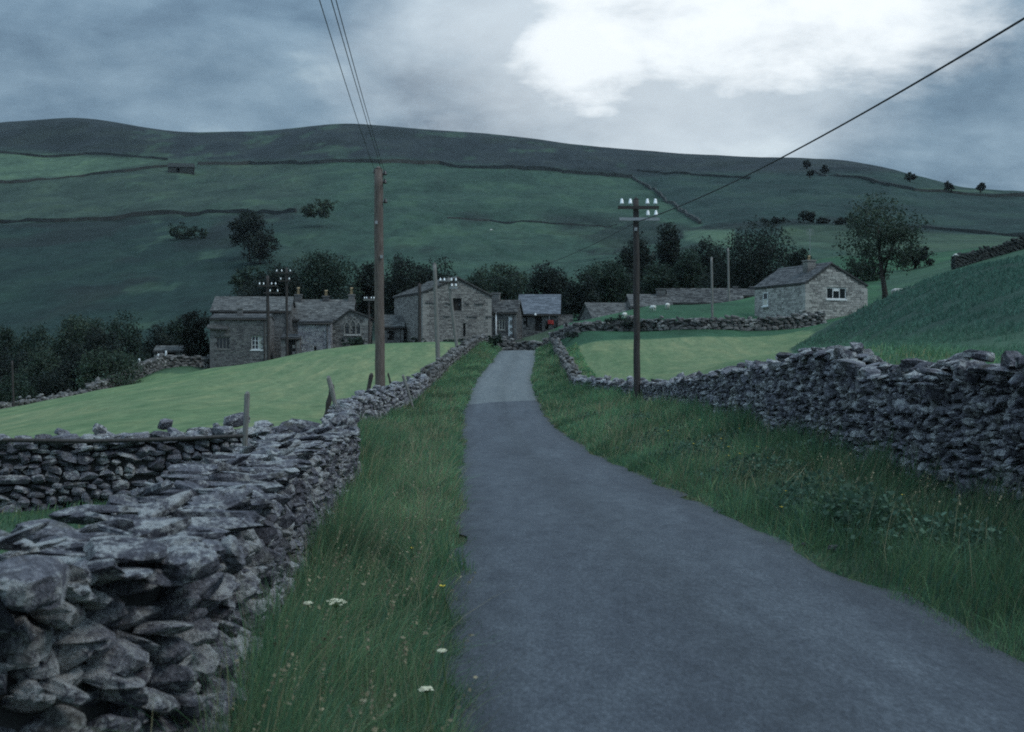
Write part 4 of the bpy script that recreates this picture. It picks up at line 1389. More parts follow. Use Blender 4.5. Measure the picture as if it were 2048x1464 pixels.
# ------------------------------------------------------------------ poles
def pole_thing(name, label, D, base, top, r0, r1, mat="pole", arms=(), brackets=(), steps=(), group=None, cat="pole", to_ground=True):
    b, t = P(base[0], base[1], D), P(top[0], top[1], D)
    if to_ground:
        g_ = gz(b[0], b[1]) - .3
        f = (g_ - b[2]) / (t[2] - b[2])
        b = b + (t - b) * f
    root = thing(name, label, cat, b, group=group)
    mb = MB(); rel = t - b
    n = 14; rr = random.Random(int(base[0]))
    pts = []; rad = []
    for i in range(n + 1):
        f = i / n
        pts.append(rel * f + np.array([rr.uniform(-.012, .012), rr.uniform(-.012, .012), 0]) * (r0 / .15)); rad.append((r0 + (r1 - r0) * f) * rr.uniform(.97, 1.03))
    mb.tube(pts, rad, 12)
    mb.tube([rel, rel + np.array([0, 0, r1 * .7])], [r1 * 1.02, r1 * .25], 12)
    mb.build("shaft", M[mat], root, True)
    def loc(px, py, dy=0.0):
        return P(px, py, D) - b + np.array([0, dy, 0])
    for (a0, a1, py, amat, ins, imat, ih) in arms:
        p0, p1 = loc(a0, py, -r1 - .05), loc(a1, py, -r1 - .05)
        m_ = MB(); m_.hexa([(p0[0], p0[1] - .04, p0[2] - .055), (p1[0], p1[1] - .04, p1[2] - .055), (p1[0], p1[1] + .04, p1[2] - .055), (p0[0], p0[1] + .04, p0[2] - .055),
                            (p0[0], p0[1] - .04, p0[2] + .055), (p1[0], p1[1] - .04, p1[2] + .055), (p1[0], p1[1] + .04, p1[2] + .055), (p0[0], p0[1] + .04, p0[2] + .055)])
        arm = m_.build("cross_arm", M[amat], root)
        for px_ in ins:
            c = loc(px_, py, -r1 - .05)
            pin = MB(); pin.tube([c + (0, 0, .05), c + (0, 0, .13)], .018, 6); pin.build("insulator_pin", M["iron"], arm)
            q = MB(); z0_ = .12
            q.tube([c + (0, 0, z0_), c + (0, 0, z0_ + ih * .32), c + (0, 0, z0_ + ih * .36), c + (0, 0, z0_ + ih * .62), c + (0, 0, z0_ + ih * .70), c + (0, 0, z0_ + ih * .92), c + (0, 0, z0_ + ih)],
                   [ih * .36, ih * .34, ih * .27, ih * .30, ih * .2, ih * .22, ih * .1], 12)
            q.build("insulator", M[imat], arm, True)
    for (px_, py) in brackets:
        c = loc(px_, py, -.02); cx = rel * ((c[2]) / rel[2])
        m_ = MB(); m_.tube([cx + np.array([0, 0, 0]), c], .022, 6); bk = m_.build("bracket", M["iron"], root)
        q = MB(); q.tube([c + (0, 0, -.09), c + (0, 0, -.03), c + (0, 0, -.025), c + (0, 0, .04), c + (0, 0, .05), c + (0, 0, .10)], [.075, .08, .055, .06, .045, .03], 12)
        q.build("insulator", M["brownceramic"], bk, True)
    for (px_, py) in steps:
        c = loc(px_, py, -r0 - .02); m_ = MB(); m_.box(c[0] - .05, c[0] + .05, c[1] - .03, c[1] + .04, c[2] - .06, c[2] + .06); m_.build("pole_plate", M["iron"], root)
    return root
pole_thing("telegraph_pole", "tall thick brown wooden pole behind the left wall", 56, (760, 800), (757, 339), .205, .17, "pole", brackets=[(770, 346), (770, 363), (771, 402), (750, 342)], steps=[(754, 446), (764, 514)])
pole_thing("telegraph_pole", "slim dark pole with two cross arms and six bright white insulators", 51.5, (1274, 806), (1272, 399), .125, .105, "darkpole",
           arms=[(1235, 1317, 416, "darkwood", (1243, 1260, 1294, 1310), "ceramic", .20), (1238, 1318, 439, "iron", (1295, 1311), "ceramic", .20)], steps=[(1271, 459)])
pole_thing("telegraph_pole", "thin leaning pole with white insulators, before the barn gable", 103, (917, 722), (897, 556), .13, .10, "greywood",
           arms=[(878, 916, 565, "darkwood", (881, 889, 903, 912), "ceramic", .2), (899, 916, 576, "iron", (904, 912), "ceramic", .2)])
pole_thing("telegraph_pole", "plain bare pole just left of the leaning insulator pole", 84, (877, 746), (869, 528), .15, .11, "greywood")
pole_thing("telegraph_pole", "short black pole standing before the barn's left corner", 114, (839, 698), (839, 568), .15, .13, "darkpole")
pole_thing("telegraph_pole", "thick dark pole with dotted insulators before the farmhouse wing window", 117, (537, 735), (535, 552), .15, .13, "darkpole",
           arms=[(516, 556, 572, "darkwood", (520, 528, 544, 552), "ceramic", .17), (528, 562, 586, "darkwood", (541, 556), "ceramic", .17)])
pole_thing("telegraph_pole", "slim dark pole with insulators in front of the farmhouse roof's right end", 119, (574, 712), (573, 536), .12, .10, "darkpole",
           arms=[(551, 585, 546, "darkwood", (554, 564, 581), "ceramic", .16), (558, 583, 562, "darkwood", (562, 579), "ceramic", .16)])
pole_thing("telegraph_pole", "thin low pole with a cross arm between the chapel and the tall brown pole", 121, (738, 700), (738, 595), .09, .08, "darkpole",
           arms=[(727, 750, 600, "greywood", (729.5, 733.5, 743, 748), "ceramic", .15)])
pole_thing("utility_pole", "pale plain pole standing in the green field, nearer of the two by the terrace", 109, (1425, 656), (1423, 515), .10, .085, "greywood")
pole_thing("utility_pole", "pale plain pole against the big dark tree, behind the terrace roofs' ridge", 144, (1458, 612), (1456, 497), .12, .10, "greywood")
pole_thing("utility_pole", "faint dark pole among the bushes at the far left edge", 84, (27, 806), (24, 722), .07, .06, "darkpole")
pole_thing("utility_pole", "thin pale pole in the bushes right of the lone tree", 190, (1852, 536), (1852, 496), .10, .08, "greywood")

def post(label, D, base, top, r, mat, group=None, name="fence_post", toground=False):
    b, t = P(base[0], base[1], D), P(top[0], top[1], D)
    if toground:
        g_ = gz(b[0], b[1]) - .2
        b = b + (t - b) * ((g_ - b[2]) / (t[2] - b[2]))
    o_ = MB(); n = 6; rr = random.Random(int(base[0] * 3))
    rel = t - b
    pts = [rel * i / n + np.array([rr.uniform(-1, 1), rr.uniform(-1, 1), 0]) * r * .22 for i in range(n + 1)]
    o_.tube(pts, [r * rr.uniform(.85, 1.12) for _ in range(n + 1)], 7)
    o_.tube([pts[-1], pts[-1] + np.array([r * .3, 0, r * .9])], [r, r * .5], 7)
    ob = o_.build(name, M[mat], None, False)
    ob.location = tuple(b)
    return tag(ob, label, "post", group)
post("grey knobbly stake rising behind the near wall's flat slabs", 19.0, (489, 918), (494, 788), .036, "greywood", toground=True)
post("pale leaning stake on the left wall, crossing its darker neighbour", 41.0, (678, 834), (657, 756), .07, "greywood", toground=True)
post("dark crooked stake right behind the pale leaning stake", 42.5, (652, 830), (664, 773), .075, "darkwood", toground=True)
post("dark stake leaning right, just left of the tall brown pole", 51.0, (730, 808), (743, 750), .075, "darkwood", toground=True)
post("thin dark stake just right of the tall brown pole", 66.0, (787, 786), (776, 748), .05, "darkwood", toground=True)
post("stake leaning left against the broken wall, second right of the tall brown pole", 55.0, (825, 812), (806, 752), .055, "greywood", toground=True)
post("stubby dark stake among pale wall stones, nearest the bare pole", 68.0, (858, 776), (857, 745), .10, "darkwood", toground=True)
for (bx, by, ty, lb) in ((278.5, 737, 719, "short white post alone at the left end of the hut's fence"), (317, 718, 709, "smallest white post before the ruined hut"), (332, 717, 703, "tallest white post right before the ruined hut")):
    dd_ = 121.0; post(lb, dd_, (bx, by + 1), (bx, ty), .0016 * dd_ * .45, "white", group="white posts by the ruined hut")

rail = MB(); pa, pb2 = P(6, 880, 18.75), P(486, 872, 18.85); mid_ = (pa + pb2) / 2 + np.array([0, 0, -.05])
rail.tube([pa - mid_, (pa * .65 + pb2 * .35) + (0, 0, -.035) - mid_, (pa * .35 + pb2 * .65) + (0, 0, -.03) - mid_, pb2 - mid_], [.026, .028, .028, .026], 8)
ro_ = rail.build("wooden_rail", M["darkwood"]); ro_.location = tuple(mid_); tag(ro_, "long dark rail lying level along the top of the cross wall", "rail")

# ------------------------------------------------------------------ wires
def wire(label, pts, rad, name="overhead_wire", cat="wire", ext=0.0):
    """parabola through three points, by distance ahead"""
    (a, b, c) = [np.asarray(p, float) for p in pts]
    ys = np.linspace(a[1], c[1] - ext, 48)
    out = []
    for y in ys:
        l0 = (y - b[1]) * (y - c[1]) / ((a[1] - b[1]) * (a[1] - c[1])); l1 = (y - a[1]) * (y - c[1]) / ((b[1] - a[1]) * (b[1] - c[1])); l2 = (y - a[1]) * (y - b[1]) / ((c[1] - a[1]) * (c[1] - b[1]))
        out.append(a * l0 + b * l1 + c * l2)
    o0 = out[0].copy()
    mb = MB(); mb.tube([p - o0 for p in out], rad, 6)
    w = mb.build(name, M["wire"]); w.location = tuple(o0)
    return tag(w, label, cat)
for (ax, ay, tx, lb) in ((750, 342, 639, "leftmost of three wires running up from the tall brown pole"), (770, 363, 662.5, "middle of three wires running up from the tall brown pole"), (770, 346, 672, "rightmost of three wires running up from the tall brown pole")):
    A = P(ax, ay, 56); B = P(tx, 0, 24); slope = (A - B) / (A[1] - B[1])
    Cc = B + slope * (-10 - 24); Cc[2] = max(Cc[2], 7.0)
    wire(lb, (A, B, Cc), .0085)
A = P(1270, 445, 51.4); x_of = lambda D: A[0] + (51.4 - D) * .0834
def cab(px):
    D = (A[0] + 51.4 * .0834) / ((px - 1024) / F + .0834); return D
wire("thick dark cable sweeping from the insulator pole up to the right edge", (A, P(1562, 316, cab(1562)), P(2048, 37, cab(2048))), .017, "overhead_cable", "cable", 14.0)
wire("thin cable dropping left from the insulator pole towards the hamlet", (A, P(1160, 501, 61.6), P(899, 566, 103)), .013, "overhead_cable", "cable")

# ------------------------------------------------------------------ trees and bushes
def leaf_mesh(name, cen, size, tone_rgb, r, flat=.0):
    """one four-cornered leaf spray per point"""
    n = len(cen)
    a = r.normal(size=(n, 3)); a /= np.linalg.norm(a, axis=1, keepdims=True)
    b = np.cross(a, r.normal(size=(n, 3))); b /= np.linalg.norm(b, axis=1, keepdims=True) + 1e-9
    s = size * r.uniform(.55, 1.35, n)
    l = s * r.uniform(.8, 1.5, n)
    V = np.empty((n, 4, 3))
    V[:, 0] = cen - a * l[:, None] * .5
    V[:, 1] = cen + b * s[:, None] * .45 + a * l[:, None] * .05
    V[:, 2] = cen + a * l[:, None] * .5
    V[:, 3] = cen - b * s[:, None] * .40
    C = np.repeat(tone_rgb[:, None, :], 4, axis=1)
    idx = np.arange(n * 4).reshape(n, 4)
    return mesh_np(name, V.reshape(-1, 3), [idx], {"leaf_colour": C.reshape(-1, 3)}, False)

def tree(name, label, D, box, seed=0, colour=(.026, .046, .020), trunk=.22, airy=0.0, lobes=7, cat="tree", group=None, foot=None, stem=True, leaf=None, shape='round', zfoot=None):
    """box: left, right, top, bottom of the crown in the photograph, D metres away"""
    r = np.random.default_rng(seed + 1000)
    l, rt, tp, bt = box
    gx = .05 * (rt - l); l, rt, tp = l - gx, rt + gx, tp - .04 * (bt - tp)
    k = D / F
    cx = (l + rt) / 2
    w = (rt - l) * k; h = (bt - tp) * k
    bx = foot if foot is not None else cx
    base = P(bx, 732, D); base[2] = gz(base[0], base[1]) - .1
    root = thing(name, label, cat, base, group=group)
    ctr = P(cx, (tp + bt) / 2, D) - base
    L = []
    for i in range(lobes):
        if shape == 'column':
            f = (i + .5) / lobes
            L.append((np.array([r.uniform(-.12, .12) * w, r.uniform(-.1, .1) * w, (f - .5) * h * .84]), np.array([w * .40, w * .40, h / lobes * .95]) * r.uniform(.85, 1.1)))
        else:
            th = r.uniform(0, 2 * math.pi); q = r.uniform(.15, 1) ** .5
            o = np.array([math.cos(th) * q * w * .30, math.sin(th) * q * w * .28, r.uniform(-.27, .30) * h])
            s = np.array([w * r.uniform(.20, .30), w * r.uniform(.20, .30), h * r.uniform(.20, .30)])
            L.append((o, s))
    if shape != 'column':
        L.append((np.array([0, 0, .12 * h]), np.array([w * .30, w * .28, h * .37])))
        L.append((np.array([-.22 * w, 0, -.1 * h]), np.array([w * .27, w * .25, h * .30])))
        L.append((np.array([.22 * w, 0, -.12 * h]), np.array([w * .27, w * .25, h * .30])))
    size = leaf or max(.13, D * .00135)
    N = int(np.clip(9.5 * w * h / (size ** 2) * (1 - .6 * airy), 500, 11000))
    vol = np.array([s.prod() ** (2 / 3) for _, s in L]); cnt = (N * vol / vol.sum()).astype(int)
    cen = []; tone = []
    for (o, s), n in zip(L, cnt):
        ncl = max(5, n // 26)
        dv = r.normal(size=(ncl, 3)); dv /= np.linalg.norm(dv, axis=1, keepdims=True)
        rad = r.uniform(.35, 1.0, (ncl, 1)) ** .45
        cc = o + dv * rad * s
        ct_ = r.uniform(.55, 1.5, ncl)
        which = r.integers(0, ncl, n)
        cs = np.minimum(s, s.mean()) * (.17 if airy else .21)
        pts = cc[which] + r.normal(size=(n, 3)) * cs
        cen.append(pts); tone.append(ct_[which] * r.uniform(.75, 1.25, n))
    cen = np.concatenate(cen); tone = np.concatenate(tone)
    # keep the crown inside its outline, raggedly
    q = cen / np.array([w * .53, w * .55, h * .53])
    keep = (np.abs(q) ** 2.2).sum(1) < r.uniform(.85, 1.35, len(cen))
    cen, tone = cen[keep] + ctr, tone[keep]
    floor_ = .15
    ok = cen[:, 2] > floor_
    cen, tone = cen[ok], tone[ok]
    rgb = np.asarray(colour)[None] * tone[:, None] * np.stack([r.uniform(.85, 1.2, len(tone)), np.ones(len(tone)), r.uniform(.8, 1.15, len(tone))], -1)
    link_obj("crown", leaf_mesh("crown", cen, size, rgb, r), M["foliage"], root)
    if stem:
        mb = MB()
        top = ctr + np.array([0, 0, .15 * h])
        rr = random.Random(seed)
        n = 6; pts = []
        for i in range(n + 1):
            f = i / n
            pts.append(top * f + np.array([rr.uniform(-.04, .04) * w * f, rr.uniform(-.04, .04) * w * f, 0]))
        mb.tube(pts, [trunk * (1.25 if i == 0 else 1) * (1 - .75 * i / n) for i in range(n + 1)], 8)
        for (o, s) in L[:min(6, len(L))]:
            st_ = pts[rr.randint(2, 4)]
            e_ = ctr + o * .9
            m_ = (st_ + e_) / 2 + np.array([0, 0, .06 * h])
            mb.tube([st_, m_, e_], [trunk * .42, trunk * .28, trunk * .08], 6)
        mb.build("trunk", M["bark"], root, True)
    return root

DK = (.024, .034, .029); MD = (.034, .054, .040); LT = (.050, .074, .053)
T_ = [  # label, D, box, colour, kwargs
    ("dark lone tree halfway up the fell above the farmhouse", 345, (456, 542, 428, 502), DK, dict(lobes=10)),
    ("smaller dark thorn leaning off the lone fell tree's lower right", 335, (486, 554, 466, 526), DK, dict(lobes=9)),
    ("broad mid green tree behind the farmhouse roof and chimneys", 165, (572, 716, 514, 640), MD, dict(lobes=10)),
    ("dark tree close behind the farmhouse wing pole, left of the broad tree", 160, (508, 600, 528, 630), DK, {}),
    ("small scrubby thorn on the slope left above the farmhouse roof", 190, (462, 530, 532, 600), MD, dict(airy=.4)),
    ("dark rounded tree immediately left behind the tall brown pole", 170, (706, 764, 524, 640), DK, {}),
    ("dark tree between the tall brown pole and the barn roof", 165, (755, 842, 515, 640), DK, dict(lobes=8)),
    ("dark tree rising behind the barn ridge", 168, (822, 925, 518, 620), DK, dict(lobes=8)),
    ("low mid green tree right behind the barn gable", 180, (915, 985, 545, 620), MD, {}),
    ("grey green tree behind the porch cottage", 190, (945, 1056, 533, 600), LT, dict(lobes=8)),
    ("dark domed tree over the byre's blue slate roof", 178, (1052, 1138, 529, 625), DK, dict(lobes=8)),
    ("bushy tree right of the byre, spreading down to the lane end", 165, (1120, 1200, 545, 650), DK, dict(lobes=8)),
    ("wide mid green tree left of the terrace roofs", 172, (1160, 1262, 524, 640), MD, dict(lobes=9)),
    ("tall dark tree directly behind the insulator pole", 200, (1232, 1312, 463, 600), DK, dict(lobes=9)),
    ("dark round topped tree right of the insulator pole", 212, (1304, 1366, 450, 590), DK, dict(lobes=7)),
    ("mid green tree behind the stubby terrace chimney", 185, (1288, 1352, 530, 610), MD, {}),
    ("dull green tree behind the long terrace roof", 190, (1340, 1412, 500, 600), MD, {}),
    ("dark tree left of the two pale field poles", 200, (1372, 1450, 482, 600), DK, dict(lobes=8)),
    ("biggest dark dense tree, left behind the pale cottage", 168, (1438, 1598, 449, 600), DK, dict(lobes=13)),
    ("dark bush tucked behind the pale cottage's roof", 150, (1570, 1630, 500, 575), DK, {}),
    ("dark bushy thorn behind the right eave of the pale cottage", 160, (1692, 1772, 498, 590), MD, dict(airy=.3)),
    ("scrub thorns right of the lone tree's trunk", 175, (1795, 1866, 494, 545), DK, dict(airy=.3)),
]
for i, (lb, D_, box, c_, kw) in enumerate(T_):
    kw = dict(kw); kw.setdefault("trunk", .2)
    tree("broadleaf_tree", lb, D_, box, seed=i * 7 + 3, colour=c_, **kw)
tree("airy_ash_tree", "tall airy tree with bare curved trunk right of the pale cottage", 116, (1674, 1842, 398, 552), seed=301, colour=(.048, .070, .052), trunk=.26, airy=.9, lobes=11, foot=1772, leaf=.17)
tree("dark_yew_tree", "black rounded evergreen at the farmhouse's left end", 124, (358, 424, 628, 740), seed=311, colour=(.008, .012, .009), lobes=6, stem=False, shape='column')
# the thicket down in the valley on the left
for i, (lb, D_, box, c_) in enumerate([
    ("dark thicket tree at the far left edge beyond the meadow", 150, (-40, 62, 690, 850), DK),
    ("grey green willow bush, second from the left beyond the meadow", 135, (40, 132, 700, 835), LT),
    ("dark green tree over the willow bush at far left", 170, (20, 110, 650, 800), MD),
    ("large round grey green tree in the left thicket's middle", 160, (92, 182, 640, 800), LT),
    ("dark tree in front of the left thicket's middle", 128, (108, 200, 690, 820), DK),
    ("tallest dark tree at the back of the left thicket", 175, (205, 300, 628, 800), MD),
    ("dark bush right of centre in the left thicket, behind the round bush", 150, (160, 250, 665, 800), DK),
    ("round mid green bush lowest in the left thicket by the meadow edge", 108, (160, 280, 700, 800), LT),
    ("dark tree behind the white fence posts", 165, (270, 366, 655, 790), DK)]):
    tree("thicket_tree", lb, D_, box, seed=400 + i * 5, colour=c_, trunk=.18, lobes=9, group="trees in the left hand thicket")
# hawthorns on the skyline to the right and hedge on the fell
for i, (lb, pxy, sz) in enumerate([("faint hawthorn highest on the right hand skyline fell", (1613, 338), (24, 18)), ("hawthorn just under the highest one on the right fell", (1620, 356), (16, 16)),
                                    ("hawthorn at the left end of the pale skyline field", (1650, 347), (22, 16)), ("hawthorn in the middle of the pale skyline field", (1820, 364), (26, 20)),
                                    ("hawthorn breaking the skyline, left of the last one", (1898, 386), (26, 24)), ("last hawthorn on the skyline at right", (1961, 385), (24, 20))]):
    h_ = hit(pxy[0], pxy[1], 200)
    tree("hawthorn", lb, float(h_[1]), (pxy[0] - sz[0] * .42, pxy[0] + sz[0] * .42, pxy[1] - sz[1] * .95, pxy[1] - 3), seed=500 + i, colour=DK, trunk=.3, lobes=4, airy=.45, group="hawthorns on the right hand fell")
for i, (lb, pxy, sz) in enumerate([("left end bush of the dark hedge under the right fell", (1550, 446), (52, 11)), ("tallest bush of the dark hedge under the right fell", (1613, 446), (40, 24)),
                                    ("small hedge bush right of the tallest one", (1646, 447), (26, 12)), ("hedge bush next to the airy tree's crown", (1690, 449), (50, 16))]):
    h_ = hit(pxy[0], pxy[1], 200)
    tree("hedge_bush", lb, float(h_[1]), (pxy[0] - sz[0] / 2, pxy[0] + sz[0] / 2, pxy[1] - sz[1], pxy[1] + 2), seed=520 + i, colour=DK, lobes=5, stem=False, cat="bush", group="hedge bushes under the right hand fell")
tree("low_bush", "long dark bush against the field wall beside the insulator pole", 106, (1208, 1292, 632, 664), seed=540, colour=DK, lobes=8, stem=False, cat="bush")
tree("low_bush", "tiny dark bush on the field wall just right of the insulator pole", 105, (1302, 1318, 646, 662), seed=541, colour=DK, lobes=4, stem=False, cat="bush")
tree("low_bush", "flat dark bush right of the pale verge wall at the lane crest", 104, (1120, 1172, 664, 684), seed=542, colour=DK, lobes=6, stem=False, cat="bush")
tree("low_bush", "dark bush at the foot of the barn's left corner", 117, (800, 850, 676, 700), seed=543, colour=DK, lobes=6, stem=False, cat="bush")
tree("low_bush", "dark nettle patch along the barn gable's foot", 121, (868, 960, 678, 696), seed=544, colour=MD, lobes=9, stem=False, cat="bush")
tree("low_bush", "green shrub under the chapel window", 121, (684, 736, 676, 694), seed=545, colour=MD, lobes=6, stem=False, cat="bush")
tree("low_bush", "leafy bush where the left verge meets the lane crest", 112, (976, 1004, 664, 696), seed=546, colour=MD, lobes=5, stem=False, cat="bush")
tree("scrub_bush", "dark gorse scrub under the long fell wall, left of the lone tree", 400, (335, 410, 448, 484), seed=547, colour=MD, lobes=7, stem=False, airy=.5, cat="bush")
tree("scrub_bush", "dark bracken scrub above and right of the fell's lone tree", 420, (600, 680, 400, 440), seed=548, colour=LT, lobes=7, stem=False, airy=.6, cat="bush")

# ------------------------------------------------------------------ pale boulders by the cottage
for lb, (px_, py_), D_, s_ in (("pale grey boulder lying right of the pale cottage", (1797, 585), 96, (.95, .7, .55)), ("smaller pale rock at the boulder's right", (1817, 578), 96, (.5, .4, .3))):
    V_, F_ = TEMPL[4][3]
    p_ = P(px_, py_, D_)
    g_ = gz(p_[0], p_[1])
    me_ = mesh_np("boulder", V_ * np.array(s_), [F_], {"tone": np.full(len(V_), .9)})
    b_ = link_obj("boulder", me_, M["pale_stone"]); b_.location = (p_[0], p_[1], max(g_ + s_[2] * .3, p_[2])); tag(b_, lb, "boulder")

# ------------------------------------------------------------------ sheep
def sheep_mesh():
    mb = MB()
    mb.tube([(-.52, 0, .62), (-.46, 0, .62), (-.25, 0, .61), (.1, 0, .60), (.38, 0, .64), (.50, 0, .68), (.60, 0, .70)], [.08, .2, .27, .29, .26, .18, .11], 10)
    mb.tube([(.5, 0, .66), (.64, 0, .58), (.76, 0, .46), (.84, 0, .38)], [.12, .10, .085, .045], 8)
    for sx, sy in ((-.34, .13), (-.34, -.13), (.32, .12), (.32, -.12)):
        mb.tube([(sx, sy, .5), (sx - (.03 if sx < 0 else 0), sy, .28), (sx, sy, 0)], [.08, .045, .035], 6)
    for s_ in (-1, 1):
        mb.tube([(.66, .06 * s_, .56), (.64, .17 * s_, .55)], [.03, .012], 5)
    return mb
sh0 = None
for lb, (px_, py_), d0_, rz_ in (("white sheep grazing left below the middle terrace roof", (1306, 621), 60, 2.1), ("white sheep right of the other, below the terrace roofs", (1335, 617), 60, 1.2), ("white sheep low on the green rise left of the dark bush", (1249, 636), 60, 1.2),
                          ("white sheep on the slope right of the lone tree", (1833, 528), 90, .3), ("white sheep under the dark wall near the right edge", (1914, 514), 90, 3.0), ("tiny white sheep on the fell left of the insulator pole", (982, 460), 200, .5)):
    h_ = hit(px_, py_ + 2, d0_)
    if sh0 is None:
        sh0 = sheep_mesh().build("sheep", M["wool"], None, True); o_ = sh0
    else:
        o_ = sh0.copy(); COL.objects.link(o_)
    o_.location = (h_[0], h_[1], gz(h_[0], h_[1]) - .02); o_.rotation_euler = (0, 0, rz_); o_.scale = (.62, .62, .62)
    tag(o_, lb, "sheep", "sheep grazing the slopes")

# ------------------------------------------------------------------ the small red tractor in the yard
tp = P(1103, 657, 131.5); tp[2] = gz(tp[0], tp[1])
tr = thing("tractor", "small red tractor parked before the blue slate byre", "tractor", tp, 3.0); tr.scale = (.74, .74, .74)
m_ = MB(); m_.box(-.28, .28, .25, 1.55, .62, 1.12); m_.box(-.22, .22, 1.55, 1.62, .66, 1.08); m_.box(-.30, .30, -.55, .25, .55, .82); m_.build("body", M["red"], tr)
for s_ in (-1, 1):
    f_ = MB(); n_ = 8
    for k_ in range(n_):
        a0, a1 = math.pi * (.05 + .8 * k_ / n_), math.pi * (.05 + .8 * (k_ + 1) / n_)
        y0_, z0_, y1_, z1_ = -.35 - .68 * math.cos(a0), .62 + .68 * math.sin(a0), -.35 - .68 * math.cos(a1), .62 + .68 * math.sin(a1)
        f_.prism([(s_ * .42, y0_, z0_), (s_ * .42, y1_, z1_), (s_ * .42, y1_, z1_ + .03), (s_ * .42, y0_, z0_ + .03)], (s_ * .32, 0, 0))
    f_.build("mudguard", M["rubber"], tr)
    for (yy, rr_, ww) in ((-.35, .60, .30), (1.3, .34, .18)):
        w_ = MB(); x_ = s_ * .58; hw_ = ww / 2
        w_.tube([(x_ - hw_, yy, rr_), (x_ - hw_ * .8, yy, rr_), (x_ + hw_ * .8, yy, rr_), (x_ + hw_, yy, rr_)], [rr_ * .86, rr_, rr_, rr_ * .86], 20)
        wo = w_.build("wheel", M["rubber"], tr, True)
        h_ = MB(); h_.tube([(x_ + s_ * hw_ * .9, yy, rr_), (x_ + s_ * (hw_ + .02), yy, rr_)], rr_ * .5, 14); h_.build("rim", M["rubber"], wo)
s_ = MB(); s_.box(-.22, .22, -.62, -.22, .9, .98); s_.box(-.22, .22, -.66, -.60, .98, 1.25); s_.build("seat", M["rubber"], tr)
w_ = MB(); w_.tube([(0, .25, .95), (0, .08, 1.28)], .02, 6)
w_.tube([(.2 * math.cos(t_), .06 + .05 * math.sin(t_), 1.30 + .16 * math.sin(t_)) for t_ in np.linspace(0, 2 * math.pi, 17)], .018, 5); w_.build("steering_wheel", M["rubber"], tr)
e_ = MB(); e_.tube([(.15, 1.1, 1.1), (.15, 1.1, 1.65)], .03, 8); e_.build("exhaust_pipe", M["iron"], tr)

# ------------------------------------------------------------------ long grass on both verges
def blades(name, x, y, hgt, wid, colour, r, lean=.5, segs=3, wind=(.35, .1), z=None):
    n = len(x)
    if z is None: z = ground(x, y) - .03
    az = r.uniform(0, 2 * math.pi, n) * .45 + fbm(x / .45, y / .45, 123, 2) * 14.0
    ln = np.abs(r.normal(0, lean, n)) * hgt
    dx = np.cos(az) * ln + wind[0] * hgt * r.uniform(.1, .9, n); dy = np.sin(az) * ln + wind[1] * hgt
    fa = r.uniform(0, 2 * math.pi, n)
    wx, wy = np.cos(fa) * wid / 2, np.sin(fa) * wid / 2
    k = segs
    V = np.empty((n, 2 * k + 1, 3))
    for i in range(k):
        f = i / k
        c = f ** 1.7
        taper = 1 - .55 * f
        zz = z + hgt * (f - .25 * f * f * np.minimum(ln / hgt, 1.2))
        V[:, 2 * i] = np.stack([x + dx * c - wx * taper, y + dy * c - wy * taper, zz], -1)
        V[:, 2 * i + 1] = np.stack([x + dx * c + wx * taper, y + dy * c + wy * taper, zz], -1)
    V[:, 2 * k] = np.stack([x + dx, y + dy, z + hgt * (1 - .25 * np.minimum(ln / hgt, 1.2))], -1)
    b = np.arange(n)[:, None] * (2 * k + 1)
    quads = np.concatenate([b + np.array([2 * i, 2 * i + 1, 2 * i + 3, 2 * i + 2]) for i in range(k - 1)]) if k > 1 else np.zeros((0, 4), int)
    tris = b + np.array([2 * k - 2, 2 * k - 1, 2 * k])
    C = np.repeat(colour[:, None, :], 2 * k + 1, axis=1)
    return mesh_np(name, V.reshape(-1, 3), [quads, tris], {"leaf_colour": C.reshape(-1, 3)}, False)

def verge_points(n, side, r, y0=3.2, y1=116, pw=.55):
    """denser near the camera"""
    f = r.uniform(0, 1, n)
    y = (y0 ** pw + f * (y1 ** pw - y0 ** pw)) ** (1 / pw)
    e = road_x(y) + (-1.50 if side < 0 else 1.50)
    wl = lw_x(y) + .05 if side < 0 else rw_x(y) - .05
    q = r.uniform(0, 1, n)
    e = e + (-1 if side < 0 else 1) * ((vnoise(y * 1.1, y * 0 + side * 3.0, 201) - .5) * .22 + (vnoise(y * 3.1, y * 0 + side * 5.0, 202) - .5) * .14)
    x = e + (wl - e) * q
    return x, y, q

def grass_colour(x, y, r, n, dry=.10):
    pal = np.array([(.085, .175, .095), (.105, .215, .108), (.135, .245, .115), (.070, .150, .100), (.185, .245, .120)])
    c = pal[r.integers(0, len(pal), n)] * r.uniform(.75, 1.3, (n, 1))
    p = fbm(x / 1.3, y / 2.2, 51, 3)
    c *= (0.40 + 1.2 * p)[:, None]
    q = fbm(x / 2.5 + 9, y / 5.0, 61, 3)
    dm = r.uniform(0, 1, n) < dry * (0.4 + 2.2 * smooth(.45, .7, q))
    c[dm] = np.array((.30, .275, .16)) * r.uniform(.6, 1.25, (dm.sum(), 1))
    return c

